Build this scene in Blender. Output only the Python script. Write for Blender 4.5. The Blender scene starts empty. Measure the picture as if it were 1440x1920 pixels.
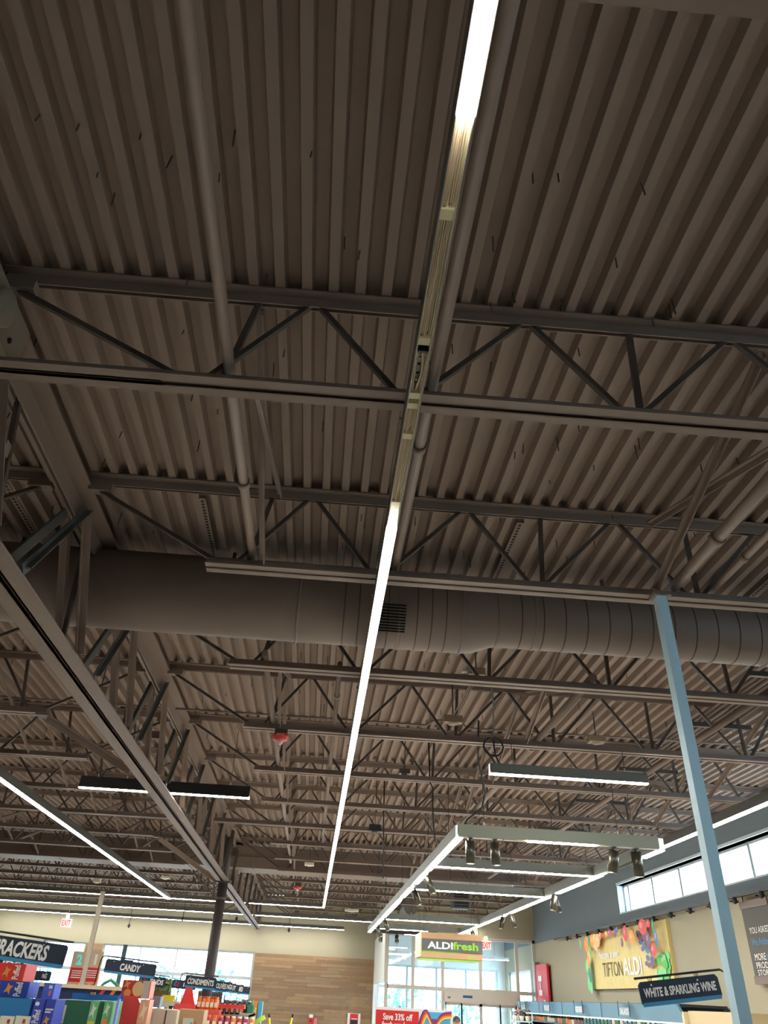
import bpy, math, random
from mathutils import Vector, Matrix

# ------------------------------------------------------------------ camera, world, exposure
K = 0.8333                       # modelling units to metres
sc = bpy.context.scene
FPX, CPX, CPY, EYE = 1439.37, 720.0, 650.0, 2.0
_t = math.radians(33)
def _rodr(r):
    v = Vector(r); return Matrix.Rotation(v.length, 3, v.normalized())
CM = _rodr((-1.28782755e-01, -3.49709866e-02, 8.03670674e-02)) @ Matrix(((1, 0, 0), (0, math.sin(_t), -math.cos(_t)), (0, math.cos(_t), math.sin(_t))))
cam = bpy.data.objects.new('camera', bpy.data.cameras.new('camera'))
sc.collection.objects.link(cam)
r_, d_, f_ = CM[0], CM[1], CM[2]
rot = Matrix((r_, -d_, -f_)).transposed().to_4x4()
cam.matrix_world = Matrix.Translation((0, 0, EYE * K)) @ rot
cam.data.sensor_fit = 'VERTICAL'; cam.data.sensor_height = 36
cam.data.lens = FPX * 36 / 1920
cam.data.shift_y = -(960 - CPY) / 1920
cam.data.clip_start = 0.05; cam.data.clip_end = 400
sc.camera = cam

w = bpy.data.worlds.new('sky'); sc.world = w; w.use_nodes = True
bg = w.node_tree.nodes['Background']
bg.inputs[0].default_value = (0.60, 0.82, 1.0, 1); bg.inputs[1].default_value = 15.0
sc.view_settings.view_transform = 'Standard'; sc.view_settings.look = 'None'
sc.view_settings.gamma = 1; sc.view_settings.use_curve_mapping = False
sc.view_settings.exposure = 0.0
LIGHT = 55.0                     # glow of the linear lamps

# ------------------------------------------------------------------ helpers
C = sc.collection
rnd = random.Random(7)

def ray(px, py):
    return CM.transposed() @ Vector((px - CPX, py - CPY, FPX))
def at(px, py, X=None, Y=None, Z=None):      # point seen at a pixel, on the plane at a known distance
    d = ray(px, py)
    t = X / d.x if X is not None else (Y / d.y if Y is not None else (Z - EYE) / d.z)
    return Vector((d.x * t, d.y * t, EYE + d.z * t))

def lin(c):
    c = c / 255
    return c / 12.92 if c <= .04045 else ((c + .055) / 1.055) ** 2.4
_m = {}
def M(name, rgb=(128, 128, 128), rough=.6, metal=0, emit=0, noise=0, scale=6.0, alpha=1, bump=0):
    if name in _m: return _m[name]
    m = bpy.data.materials.new(name); m.use_nodes = True; nt = m.node_tree
    b = nt.nodes['Principled BSDF']; col = tuple(lin(c) for c in rgb) + (1,)
    b.inputs['Base Color'].default_value = col
    b.inputs['Roughness'].default_value = rough; b.inputs['Metallic'].default_value = metal
    if emit:
        b.inputs['Emission Color'].default_value = col; b.inputs['Emission Strength'].default_value = emit
    if noise or bump:
        tc = nt.nodes.new('ShaderNodeTexCoord'); nz = nt.nodes.new('ShaderNodeTexNoise')
        nz.inputs['Scale'].default_value = scale; nz.inputs['Detail'].default_value = 4
        nt.links.new(tc.outputs['Object'], nz.inputs['Vector'])
        if noise:
            mx = nt.nodes.new('ShaderNodeMix'); mx.data_type = 'RGBA'
            mx.inputs[6].default_value = tuple(c * (1 - noise) for c in col[:3]) + (1,)
            mx.inputs[7].default_value = tuple(min(1, c * (1 + noise)) for c in col[:3]) + (1,)
            nt.links.new(nz.outputs['Fac'], mx.inputs[0]); nt.links.new(mx.outputs[2], b.inputs['Base Color'])
        if bump:
            bp = nt.nodes.new('ShaderNodeBump'); bp.inputs['Strength'].default_value = bump
            bp.inputs['Distance'].default_value = .01
            nt.links.new(nz.outputs['Fac'], bp.inputs['Height']); nt.links.new(bp.outputs[0], b.inputs['Normal'])
    _m[name] = m
    return m

def glassmat():
    m = bpy.data.materials.new('window_glass'); m.use_nodes = True; nt = m.node_tree; nt.nodes.clear()
    o = nt.nodes.new('ShaderNodeOutputMaterial'); mx = nt.nodes.new('ShaderNodeMixShader')
    t = nt.nodes.new('ShaderNodeBsdfTransparent'); g = nt.nodes.new('ShaderNodeBsdfGlossy')
    t.inputs[0].default_value = (.93, .97, .99, 1); g.inputs['Roughness'].default_value = .03
    mx.inputs[0].default_value = .07
    nt.links.new(t.outputs[0], mx.inputs[1]); nt.links.new(g.outputs[0], mx.inputs[2]); nt.links.new(mx.outputs[0], o.inputs[0])
    return m
GLASS = glassmat()

class MB:
    """collects shapes; build() links them as one mesh object (root offset removed, scaled to metres)"""
    def __init__(s): s.v = []; s.f = []; s.mi = []; s.ms = []; s.cm = 0; s.smooth = []
    def mat(s, m):
        if m not in s.ms: s.ms.append(m)
        s.cm = s.ms.index(m); return s
    def add(s, vs, fs, smooth=False):
        n = len(s.v); s.v += [Vector(v) for v in vs]
        for f in fs: s.f.append([i + n for i in f]); s.mi.append(s.cm); s.smooth.append(smooth)
        return s
    def box(s, a, b):
        x0, y0, z0 = [min(p, q) for p, q in zip(a, b)]; x1, y1, z1 = [max(p, q) for p, q in zip(a, b)]
        return s.add([(x0, y0, z0), (x1, y0, z0), (x1, y1, z0), (x0, y1, z0), (x0, y0, z1), (x1, y0, z1), (x1, y1, z1), (x0, y1, z1)],
                     [(0, 3, 2, 1), (4, 5, 6, 7), (0, 1, 5, 4), (1, 2, 6, 5), (2, 3, 7, 6), (3, 0, 4, 7)])
    def bar(s, a, b, w, h=None, up=(0, 0, 1)):        # rectangular bar between two points
        h = h or w; a = Vector(a); b = Vector(b); d = (b - a).normalized(); u = Vector(up)
        if abs(d.dot(u)) > .98: u = Vector((0, 1, 0))
        sx = d.cross(u).normalized() * w / 2; sy = sx.cross(d).normalized() * h / 2
        vs = [p + q for p in (a, b) for q in (-sx - sy, sx - sy, sx + sy, -sx + sy)]
        return s.add(vs, [(0, 1, 2, 3), (7, 6, 5, 4), (0, 4, 5, 1), (1, 5, 6, 2), (2, 6, 7, 3), (3, 7, 4, 0)])
    def tube(s, pts, r, n=10, caps=True):
        pts = [Vector(p) for p in pts]; rs = r if isinstance(r, (list, tuple)) else [r] * len(pts)
        base = len(s.v); prev = None; vs = []
        for i, p in enumerate(pts):
            d = (pts[min(i + 1, len(pts) - 1)] - pts[max(i - 1, 0)]).normalized()
            if prev is None:
                u = Vector((0, 0, 1)) if abs(d.z) < .9 else Vector((1, 0, 0)); x = d.cross(u).normalized()
            else: x = (prev - d * prev.dot(d)).normalized()
            prev = x; y = d.cross(x)
            for k in range(n):
                a = 2 * math.pi * k / n; vs.append(p + (x * math.cos(a) + y * math.sin(a)) * rs[i])
        fs = []
        for i in range(len(pts) - 1):
            for k in range(n):
                k2 = (k + 1) % n; fs.append((i * n + k, i * n + k2, (i + 1) * n + k2, (i + 1) * n + k))
        s.add(vs, fs, True)
        if caps:
            s.f.append([base + k for k in range(n)][::-1]); s.mi.append(s.cm); s.smooth.append(False)
            s.f.append([base + (len(pts) - 1) * n + k for k in range(n)]); s.mi.append(s.cm); s.smooth.append(False)
        return s
    def lathe(s, c, prof, n=16, axis='z'):            # prof: (radius, height)
        c = Vector(c); vs = []
        for r, h in prof:
            for k in range(n):
                a = 2 * math.pi * k / n
                p = (r * math.cos(a), r * math.sin(a), h) if axis == 'z' else ((r * math.cos(a), h, r * math.sin(a)) if axis == 'y' else (h, r * math.cos(a), r * math.sin(a)))
                vs.append(c + Vector(p))
        fs = [(i * n + k, i * n + (k + 1) % n, (i + 1) * n + (k + 1) % n, (i + 1) * n + k) for i in range(len(prof) - 1) for k in range(n)]
        return s.add(vs, fs, True)
    def poly(s, pts, thick):                          # flat outline extruded by a vector
        pts = [Vector(p) for p in pts]; n = len(pts); t = Vector(thick)
        return s.add(pts + [p + t for p in pts], [tuple(range(n))[::-1], tuple(range(n, 2 * n))] + [(k, (k + 1) % n, n + (k + 1) % n, n + k) for k in range(n)])
    def ball(s, c, r, sx=1, sy=1, sz=1, n=12):
        c = Vector(c); vs = []; m = n // 2
        for i in range(m + 1):
            ph = math.pi * i / m
            for k in range(n):
                a = 2 * math.pi * k / n
                vs.append(c + Vector((r * sx * math.sin(ph) * math.cos(a), r * sy * math.sin(ph) * math.sin(a), r * sz * math.cos(ph))))
        return s.add(vs, [(i * n + k, (i + 1) * n + k, (i + 1) * n + (k + 1) % n, i * n + (k + 1) % n) for i in range(m) for k in range(n)], True)
    def build(s, name, m=None, parent=None, loc=None):
        me = bpy.data.meshes.new(name)
        if parent is not None: off = Vector(parent['_o'])
        elif loc is not None: off = Vector(loc)
        else:
            lo = [min(v[i] for v in s.v) for i in range(3)]; hi = [max(v[i] for v in s.v) for i in range(3)]
            off = Vector(((lo[0] + hi[0]) / 2, (lo[1] + hi[1]) / 2, lo[2]))
        me.from_pydata([(v - off) * K for v in s.v], [], s.f)
        if s.ms:
            for q in s.ms: me.materials.append(q)
            me.polygons.foreach_set('material_index', s.mi)
        else: me.materials.append(m)
        me.polygons.foreach_set('use_smooth', s.smooth); me.update()
        o = bpy.data.objects.new(name, me); C.objects.link(o)
        o['_o'] = tuple(off)
        if parent is not None: o.parent = parent
        else: o.location = off * K
        return o

def tag(o, label=None, cat=None, group=None, kind=None):
    if label: o['label'] = label
    if cat: o['category'] = cat
    if group: o['group'] = group
    if kind: o['kind'] = kind
    return o
def thing(name, loc, label, cat, group=None):
    o = bpy.data.objects.new(name, None); C.objects.link(o); o.location = Vector(loc) * K; o['_o'] = tuple(loc)
    o.empty_display_size = .05
    return tag(o, label, cat, group)
def copy_tree(o, parent=None):
    kids = list(o.children); c = o.copy(); C.objects.link(c)
    if parent is not None: c.parent = parent
    for ch in kids: copy_tree(ch, c)
    return c
ORD = ['first', 'second', 'third', 'fourth', 'fifth', 'sixth', 'seventh', 'eighth', 'ninth', 'tenth', 'eleventh', 'twelfth',
       'thirteenth', 'fourteenth', 'fifteenth', 'sixteenth', 'seventeenth', 'eighteenth', 'nineteenth', 'twentieth'] + ['twenty-' + q for q in ('first', 'second', 'third', 'fourth', 'fifth', 'sixth', 'seventh', 'eighth', 'ninth')]

def text(s, o, u, v, m, parent, name='lettering', bold=.02, shear=0, thick=.006):
    """letters stretched into the parallelogram o, u (along), v (up)"""
    cu = bpy.data.curves.new('t', 'FONT'); cu.body = s; cu.offset = bold; cu.shear = shear; cu.resolution_u = 3
    ob = bpy.data.objects.new('t', cu); C.objects.link(ob)
    me = bpy.data.meshes.new_from_object(ob.evaluated_get(bpy.context.evaluated_depsgraph_get()))
    bpy.data.objects.remove(ob)
    vs = [x.co.copy() for x in me.vertices]; fs = [tuple(p.vertices) for p in me.polygons]; bpy.data.meshes.remove(me)
    x0 = min(p.x for p in vs); x1 = max(p.x for p in vs); y0 = min(p.y for p in vs); y1 = max(p.y for p in vs)
    o = Vector(o); u = Vector(u); v = Vector(v); n = u.cross(v).normalized() * thick
    b = MB().mat(m)
    b.add([o + u * ((p.x - x0) / (x1 - x0)) + v * ((p.y - y0) / (y1 - y0)) + n for p in vs], fs)
    return b.build(name, m, parent)

# ------------------------------------------------------------------ materials
DECK = M('painted_deck', (142, 123, 110), .75, noise=.06, scale=3)
STEEL = M('painted_steel', (132, 114, 102), .55, noise=.08, scale=8)
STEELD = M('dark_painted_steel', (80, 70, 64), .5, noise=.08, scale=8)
GALV = M('grey_primed_steel', (112, 114, 112), .45, .3, noise=.15, scale=12)
DUCT = M('painted_duct', (124, 108, 97), .55, noise=.06, scale=5)
SEAM = M('duct_seam', (62, 54, 47), .6)
BLACK = M('black_metal', (30, 31, 32), .45)
DARK = M('dark_void', (14, 13, 12), .8)
CREAM = M('cream_metal', (222, 214, 190), .5)
WHITEM = M('white_metal', (225, 225, 222), .45)
ALU = M('aluminium', (206, 240, 252), .35, .1)
LAMP = M('lamp_glow', (255, 252, 244), .4, emit=LIGHT)
TAN = M('tan_wall_paint', (170, 163, 140), .85, noise=.03, scale=1.5)
GREY = M('charcoal_wall_paint', (114, 126, 134), .85, noise=.04, scale=1.5)
WHITEW = M('white_wall_paint', (228, 230, 226), .8)
FRAME = M('window_frame_aluminium', (190, 198, 202), .4, .3)
NAVY = M('navy_sign_board', (34, 46, 66), .5)
SKYB = M('sky_blue_stripe', (60, 140, 190), .5)
LETTER = M('pale_letters', (242, 242, 236), .6)
RED = M('red_board', (214, 44, 44), .55)
WHITEB = M('white_board', (240, 238, 232), .55)
KRAFT = M('kraft_wood_board', (190, 150, 112), .6, noise=.1, scale=9)

# ------------------------------------------------------------------ the setting
XL, XR, YS, YV, YB, XV, ZD = -15.3, 9.3, -9.0, 40.1, 46.6, 3.05, 5.70
def struct(name, b, m=None): return tag(b.build(name, m), kind='structure')

FLOOR = M('polished_floor', (216, 209, 197), .35, noise=.08, scale=2)
struct('floor', MB().box((XL, YS, -.2), (XR + .3, YB + .3, 0)), FLOOR)
# corrugated deck: narrow low flats and wide raised flats
b = MB(); P = .183; prof = []
x = 1.06 - P * 90
while x < XR + .3:
    prof += [(x - .033, ZD), (x + .033, ZD), (x + .05, ZD + .08), (x + P - .05, ZD + .08)]; x += P
prof = [p for p in prof if p[0] > XL - .2]
vs = [(px, yy, pz) for yy in (YS, YB + .2) for px, pz in prof]; n = len(prof)
b.add(vs, [(i, i + 1, n + i + 1, n + i) for i in range(n - 1)])
ceil = struct('ceiling', b, DECK)
# fastener tips sticking down through the deck
b = MB()
for i in range(420):
    y = rnd.uniform(2.6, 22); xx = rnd.uniform(max(-10, -y), min(8.8, y * .75)); l = rnd.uniform(.04, .09)
    b.bar((xx, y, ZD + .05), (xx + rnd.uniform(-.012, .012), y + rnd.uniform(-.01, .02), ZD - l), .008)
b.build('fastener_tip', STEELD, ceil)['kind'] = 'stuff'
# perforated strips in the deck between joists
for X, ya, yb in ((-1.44, 6.85, 9.15), (1.73, 6.85, 9.15), (4.67, 6.9, 9.15), (-3.36, 6.85, 9.1)):
    s = MB().box((X - .035, ya, ZD - .012), (X + .035, yb, ZD)).build('perforated_strip', DECK, ceil)
    d = MB(); y = ya + .04
    while y < yb:
        d.box((X - .014, y, ZD - .015), (X + .014, y + .028, ZD - .0125)); y += .062
    d.build('hole_row', DARK, s)['kind'] = 'stuff'

# side and rear walls
struct('wall_left', MB().box((XL - .3, YS, 0), (XL, YB + .3, ZD)), TAN)
struct('wall_rear', MB().box((XL, YS - .3, 0), (XR + .3, YS, ZD)), TAN)
# right wall with the high windows
CZ0, CZ1 = 4.37, 5.06
b = MB().mat(TAN); b.box((XR, YS, 0), (XR + .35, 41.3, 4.12)); b.box((XR, 41.3, 3.3), (XR + .35, YB + .2, 4.12)); b.box((XR, 41.3, 0), (XR + .35, YB + .2, .5)); b.box((XR, 46.0, .5), (XR + .35, YB + .2, 3.3))
b.mat(GREY); b.box((XR, YS, 4.12), (XR + .35, YB, CZ0)); b.box((XR, YS, CZ1), (XR + .35, YB, ZD + .06))
b.box((XR, 28.45, CZ0), (XR + .35, YB, CZ1)); b.box((XR, YS, CZ0), (XR + .35, YS + 1.5, CZ1)); b.box((XR, 6.0, CZ0), (XR + .35, 7.2, CZ1))
struct('wall_right', b)
SILLW = M('white_reveal', (205, 214, 218), .6)
wi = 1
for ya, yb in ((7.2, 28.45), (YS + 1.5, 6.0)):
    fr = MB()
    fr.box((XR - .02, ya, CZ0 - .03), (XR + .34, yb, CZ0)); fr.box((XR - .02, ya, CZ1), (XR + .34, yb, CZ1 + .06))
    fr.box((XR + .2, yb - .08, CZ0), (XR + .3, yb, CZ1)); fr.box((XR + .2, ya, CZ0), (XR + .3, ya + .08, CZ1))
    fr.box((XR, yb - .02, CZ0), (XR + .34, yb, CZ1)); fr.box((XR + .2, ya, CZ0), (XR + .3, yb, CZ0 + .05)); fr.box((XR + .2, ya, CZ1 - .05), (XR + .3, yb, CZ1))
    o = fr.build('window_%d' % wi, SILLW); tag(o, kind='structure')
    y = yb - .54; k = 0
    y = 27.92 if wi == 1 else yb - 2
    while y > ya + .3:
        MB().box((XR + .18, y - .06, CZ0), (XR + .3, y + .06, CZ1)).build('mullion', FRAME, o); y -= 2.1
    MB().box((XR + .24, ya, CZ0), (XR + .26, yb, CZ1)).build('glass_pane', GLASS, o)
    wi += 1
o = MB().box((XR + .1, 41.3, .5), (XR + .2, 46, .6)).box((XR + .1, 41.3, 3.2), (XR + .2, 46, 3.3)).build('window_%d' % wi, FRAME); tag(o, kind='structure'); wi += 1
for y in (41.35, 42.9, 44.5, 45.95): MB().box((XR + .1, y - .05, .5), (XR + .2, y + .05, 3.3)).build('mullion', FRAME, o)
MB().box((XR + .14, 41.3, .5), (XR + .16, 46, 3.3)).build('glass_pane', GLASS, o)
# back wall with shop windows, left of the entrance
HW = 3.52
b = MB().mat(TAN); b.box((XL, YB, HW), (XV, YB + .3, ZD + .06))
b.box((-2.66, YB, 0), (XV, YB + .3, HW)); b.box((-10.55, YB, 0), (-9.75, YB + .3, HW)); b.box((XL, YB, 0), (-2.6, YB + .3, .5))
struct('wall_back', b)
for xa, xb, mull in ((-9.75, -2.66, (-8.0, -6.3, -4.4)), (XL, -10.55, (-14.2, -12.4))):
    o = MB().box((xa, YB + .1, HW - .07), (xb, YB + .2, HW)).box((xa, YB + .1, 2.5), (xb, YB + .2, 2.62)).box((xa, YB + .1, .5), (xb, YB + .2, .6)).box((xa, YB + .08, .5), (xa + .08, YB + .22, HW)).box((xb - .08, YB + .08, .5), (xb, YB + .22, HW)).build('window_%d' % wi, FRAME)
    tag(o, kind='structure'); wi += 1
    for mx in mull: MB().box((mx - .03, YB + .09, .5), (mx + .03, YB + .21, HW - .01)).build('mullion', FRAME, o)
    MB().box((xa, YB + .12, 3.06), (xb, YB + .18, 3.09)).build('glazing_bar', FRAME, o)
    MB().box((xa, YB + .14, .5), (xb, YB + .16, HW)).build('glass_pane', GLASS, o)
# wooden plank cladding
PL = [M('plank_%s' % n, c, .6, noise=.18, scale=14) for n, c in (('brown', (150, 119, 88)), ('tan', (160, 130, 98)), ('dark', (141, 112, 84)), ('grey', (148, 125, 99)))]
def planks(name, xa, xb, za, zb):
    base = MB().box((xa, YB - .03, za), (xb, YB, zb)).build(name, PL[2]); tag(base, kind='structure')
    b = MB(); z = za
    while z < zb - .02:
        x = xa - rnd.uniform(0, 1.2)
        while x < xb:
            L = rnd.uniform(.7, 1.5); x0 = max(x, xa); x1 = min(x + L, xb)
            if x1 > x0 + .02:
                b.mat(rnd.choice(PL)); d = rnd.uniform(.04, .055)
                b.box((x0 + .003, YB - d, z + .004), (x1 - .003, YB - .03, min(z + .125, zb) - .004))
            x += L
        z += .125
    b.build('plank', None, base)['kind'] = 'stuff'
planks('trim_1', -2.62, XV - .02, 0, 3.5)
planks('trim_2', -10.55, -9.75, 0, 3.5)

# entrance bay: side wall, front glazing, outer glazing, automatic door
b = MB().mat(TAN).box((XV, YV + .26, 2.62), (XV + .12, YB, ZD + .06))
struct('wall_entrance_side', b)
cg = MB()
yy = YV + .05
while yy < YB - .2:
    cg.box((XV - .03, yy, 2.6), (XV, yy + .3, 4.25)); yy += .36
tag(cg.build('trim_3', WHITEW), kind='structure')
tag(MB().box((XV - .04, YB - .5, 0), (XV + .12, YB, 2.62)).build('trim_4', WHITEW), kind='structure')
struct('wall_entrance_front', MB().box((XV, YV, 4.22), (XR, YV + .25, ZD + .06)), TAN)
F2 = M('pale_door_frame', (196, 190, 178), .45, .1)
o = MB().box((XV + .1, YV, 2.44), (XR, YV + .14, 2.56)).box((XV + .1, YV, 4.12), (XR, YV + .14, 4.22)).box((XV, YV, 0), (XV + .14, YV + .14, 4.22)).box((XR - .12, YV, 0), (XR, YV + .14, 4.22)).build('window_%d' % wi, F2)
tag(o, kind='structure'); wi += 1
for mx, zb in ((4.2, 0), (5.42, 0), (6.98, 2.5), (8.5, 0)):
    MB().box((mx - .06, YV - .015, zb), (mx + .06, YV + .155, 4.2)).build('mullion', F2, o)
for xa, xb, zb in ((XV + .1, 4.2, .3), (4.2, 5.42, .3), (5.42, 6.98, 2.5), (6.98, 8.5, 2.5), (8.5, XR, .3)):
    MB().box((xa, YV + .06, max(zb, 2.5)), (xb, YV + .08, 4.2)).build('glass_pane', GLASS, o)
    if zb < 1: MB().box((xa, YV + .06, .1), (xb, YV + .08, 2.5)).build('glass_pane', GLASS, o)
dr = MB().box((5.46, YV - .08, 2.1), (8.46, YV + .16, 2.44)).build('door_1', F2); tag(dr, kind='structure')
for xa, xb in ((5.5, 6.2), (6.15, 6.95), (6.95, 7.75), (7.7, 8.42)):
    lf = MB().box((xa, YV, 0), (xa + .06, YV + .06, 2.1)).box((xb - .06, YV, 0), (xb, YV + .06, 2.1)).box((xa, YV, 2.02), (xb, YV + .06, 2.1)).box((xa, YV, 0), (xb, YV + .06, .2)).build('door_leaf', F2, dr)
    MB().box((xa + .06, YV + .02, .2), (xb - .06, YV + .035, 2.02)).build('glass_pane', GLASS, lf)
MB().box((6.22, YV - .085, 2.26), (6.6, YV - .078, 2.34)).build('blue_sticker', M('blue_sticker', (40, 74, 130)), dr)
MB().box((5.6, YV - .085, 2.22), (5.72, YV - .078, 2.28)).build('safety_sticker', M('grey_sticker', (110, 112, 110)), dr)
# outer wall of the entrance bay
struct('wall_entrance_outer', MB().box((XV + .12, YB, 3.38), (13, YB + .25, ZD)).box((8.9, YB, 0), (9.6, YB + .25, 3.4)), WHITEW)
o = MB().box((XV + .12, YB + .05, 2.5), (8.9, YB + .17, 2.62)).box((XV + .12, YB + .05, 3.3), (8.9, YB + .17, 3.4)).build('window_%d' % wi, FRAME); tag(o, kind='structure'); wi += 1
for mx in (3.25, 4.6, 6.0, 7.4, 8.85): MB().box((mx - .05, YB + .04, 0), (mx + .05, YB + .18, 3.39)).build('mullion', FRAME, o)
MB().box((XV + .12, YB + .1, 0), (8.9, YB + .12, 3.35)).build('glass_pane', GLASS, o)

# outdoors: pale ground and a few trees beyond the glass
tag(MB().box((-80, YB + .4, -.3), (90, 140, -.15)).build('parking_ground', M('pale_asphalt', (150, 150, 148), .9)), kind='structure')
LEAF = M('sunlit_leaf', (120, 170, 160), .8); BARK = M('bark', (90, 80, 70), .9)
for i, (tx, ty, h, lab) in enumerate(((-5.2, 58, 3.3, 'small leafy tree outside the shop window by the round column'), (-9.5, 66, 3.6, 'leafy tree outside behind the candy sign'),
                                      (5.4, 60, 3.1, 'tree outside seen low through the glass left of the entrance door'), (9.4, 62, 3.0, 'tree outside seen through the entrance door glass'), (-17.5, 64, 3.3, 'tree outside the far left shop window'))):
    t = thing('tree', (tx, ty, -.15), lab, 'tree')
    MB().tube([(tx, ty, -.15), (tx + .1, ty, h * .6)], .12, 8).build('trunk', BARK, t)
    b = MB()
    for k in range(260):
        a = rnd.uniform(0, 6.28); r = rnd.uniform(0, 1.5); z = h * .62 + rnd.uniform(-.8, .9)
        c = Vector((tx + r * math.cos(a), ty + r * math.sin(a), z)); q = rnd.uniform(.08, .2)
        d1 = Vector([rnd.uniform(-1, 1) for _ in range(3)]).normalized() * q; d2 = Vector([rnd.uniform(-1, 1) for _ in range(3)]).normalized() * q
        b.add([c - d1, c + d2, c + d1, c - d2], [(0, 1, 2, 3)])
    b.build('foliage', LEAF, t)['kind'] = 'stuff'

# ------------------------------------------------------------------ roof joists
ZB = 4.88; LG = .085; GP = .03
def angle_pair(b, xa, xb, y, z, up):        # two angles back to back along X
    for s in (-1, 1):
        b.box((xa, y + s * GP / 2, z), (xb, y + s * (GP / 2 + LG), z + .012 * up))
        b.box((xa, y + s * GP / 2, z), (xb, y + s * (GP / 2 + .012), z + LG * up))
def joist(sx, far):
    """sx: maps bay coordinate to world X; built at Y = 0"""
    t = thing('roof_joist', (sx(3.0), 0, ZB), 'joist', 'joist')
    e0, e1 = (sx(-2.45), sx(9.25)); 
    if sx(1) < 0: e1 = -15.3
    b = MB(); angle_pair(b, e0, e1, 0, ZD - .004, -1)
    b.box((e0, -.05, ZD - .16), (e0 + math.copysign(.22, e1 - e0), .05, ZD - .08))
    b.build('top_chord', STEEL, t)
    b = MB(); hi = 7.35 if sx(1) > 0 else 8.8
    angle_pair(b, sx(-1.22), sx(hi), 0, ZB, 1); b.build('bottom_chord', STEEL, t)
    Bn = [-1.02, .32, 1.77, 3.22, 4.67, 6.1, 7.25]; T = [-.34, 1.13, 2.58, 4.0, 5.42, 6.75]
    zt, zb = ZD - .06, ZB + .04; webs = []
    for i, tx in enumerate(T):
        webs += [((tx - .03, zt), (Bn[i] + .05, zb)), ((tx + .03, zt), (Bn[i + 1] - .05, zb))]
    webs += [((-2.35, ZD - .14), (-1.1, zb)), ((8.6, ZD - .1), (7.2, zb))]
    for vx, bx in ((-.72, -.86), (1.86, 1.82), (3.27, 3.26), (4.72, 4.72), (6.1, 6.1)): webs.append(((vx, zt), (bx, zb)))
    far_b = MB()
    for (x0, z0), (x1, z1) in webs:
        q = MB() if not far else far_b
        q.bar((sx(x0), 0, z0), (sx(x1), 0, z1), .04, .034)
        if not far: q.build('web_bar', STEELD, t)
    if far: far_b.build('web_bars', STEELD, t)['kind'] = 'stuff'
    return t
bays = [(lambda x: x, 'right of the girder'), (lambda x: -5.24 - x, 'left of the girder')]
for sx, side in bays:
    for far, ks in ((False, range(-1, 8)), (True, range(8, 17))):
        proto = joist(sx, far)
        for n_, k in enumerate(ks):
            o = proto if n_ == 0 else copy_tree(proto)
            y = 3.9 + 2.7 * k
            if k == 16: y = 46.3
            o.location = (o.location.x, y * K, o.location.z)
            if k in (0, 6):
                o['_o'] = (o.location.x / K, y, ZB); b = MB(); angle_pair(b, sx(-2.4), sx(-1.22), y, ZB, 1); b.build('chord_extension', STEEL, o)
            tag(o, 'brown open-web steel roof joist %s, %s from the camera' % (side, ORD[k + 1]), 'joist')

# ------------------------------------------------------------------ girder along the bay line
GX = -2.62; ZG = 4.36
g = thing('joist_girder', (GX, 18, ZG), 'deep brown steel girder truss with slotted bottom chord running over the round column', 'girder')
b = MB()
for s in (-1, 1):
    b.box((GX + s * .015, YS, ZD - .12), (GX + s * .19, 46.5, ZD - .105)); b.box((GX + s * .015, YS, ZD - .29), (GX + s * .032, 46.5, ZD - .12))
    b.box((GX + s * .08, YS, ZD - .105), (GX + s * .1, 46.5, ZD))
b.build('top_chord', STEEL, g)
for ya, yb in ((YS, 26.3), (26.5, 46.4)):
    b = MB()
    for s in (-1, 1):
        b.box((GX + s * .016, ya, ZG), (GX + s * .175, yb, ZG + .016)); b.box((GX + s * .016, ya, ZG), (GX + s * .034, yb, ZG + .16))
    b.build('bottom_chord', STEEL, g)
for k in range(-3, 16):
    T = 3.9 + 2.7 * k + .35; zt, zb = ZD - .2, ZG + .12
    for s in (-1, 1):
        q = MB(); a = Vector((GX + s * .085, T - .95, zb)); c = Vector((GX + s * .085, T, zt))
        q.bar(a, c, .012, .11); q.bar(a + Vector((s * .03, .02, .03)), c + Vector((s * .03, .02, .03)), .06, .012); q.build('diagonal_channel', GALV, g)
        if 0 <= T - 26.4 + 1.5 < 2.2: continue
        MB().bar((GX + s * .075, T, zt), (GX + s * .075, T + 1.0, zb), .014, .11).bar((GX + s * .11, T - .02, zt), (GX + s * .11, T + .98, zb), .08, .014).build('diagonal_flat', STEEL, g)
    o1, o2 = (.45, .7) if k == 1 else (.72, 1.25)
    MB().bar((GX, T + o1, ZD - .15), (GX, T + o2, ZG + .1), .04, .05).build('post_angle', STEELD, g)
for k in range(0, 15, 3):
    MB().box((GX - .11, 3.9 + 2.7 * k + 1.0, 4.9), (GX + .11, 3.9 + 2.7 * k + 1.1, 5.0)).build('stitch_plate', STEEL, g)

# diagonal braces from joist ends down to the girder
for i, (yj, ord_) in enumerate(((12.0, 'nearer'), (22.8, 'farther'), )):
    t = thing('knee_brace', (-3.4, yj, 4.4), '%s long angle brace from the left joist end down to the girder' % ord_, 'brace')
    MB().bar((-4.0, yj, ZB), (GX - .2, yj + (.6 if i == 0 else 3.5), ZG + .05), .1, .014).bar((-4.0, yj, ZB - .04), (GX - .2, yj + (.6 if i == 0 else 3.5), ZG), .014, .09).build('brace_angle', STEEL, t)
    MB().box((-4.14, yj - .1, ZB - .02), (-3.96, yj + .1, ZB - .005)).build('gusset_plate', STEELD, t)

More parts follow.
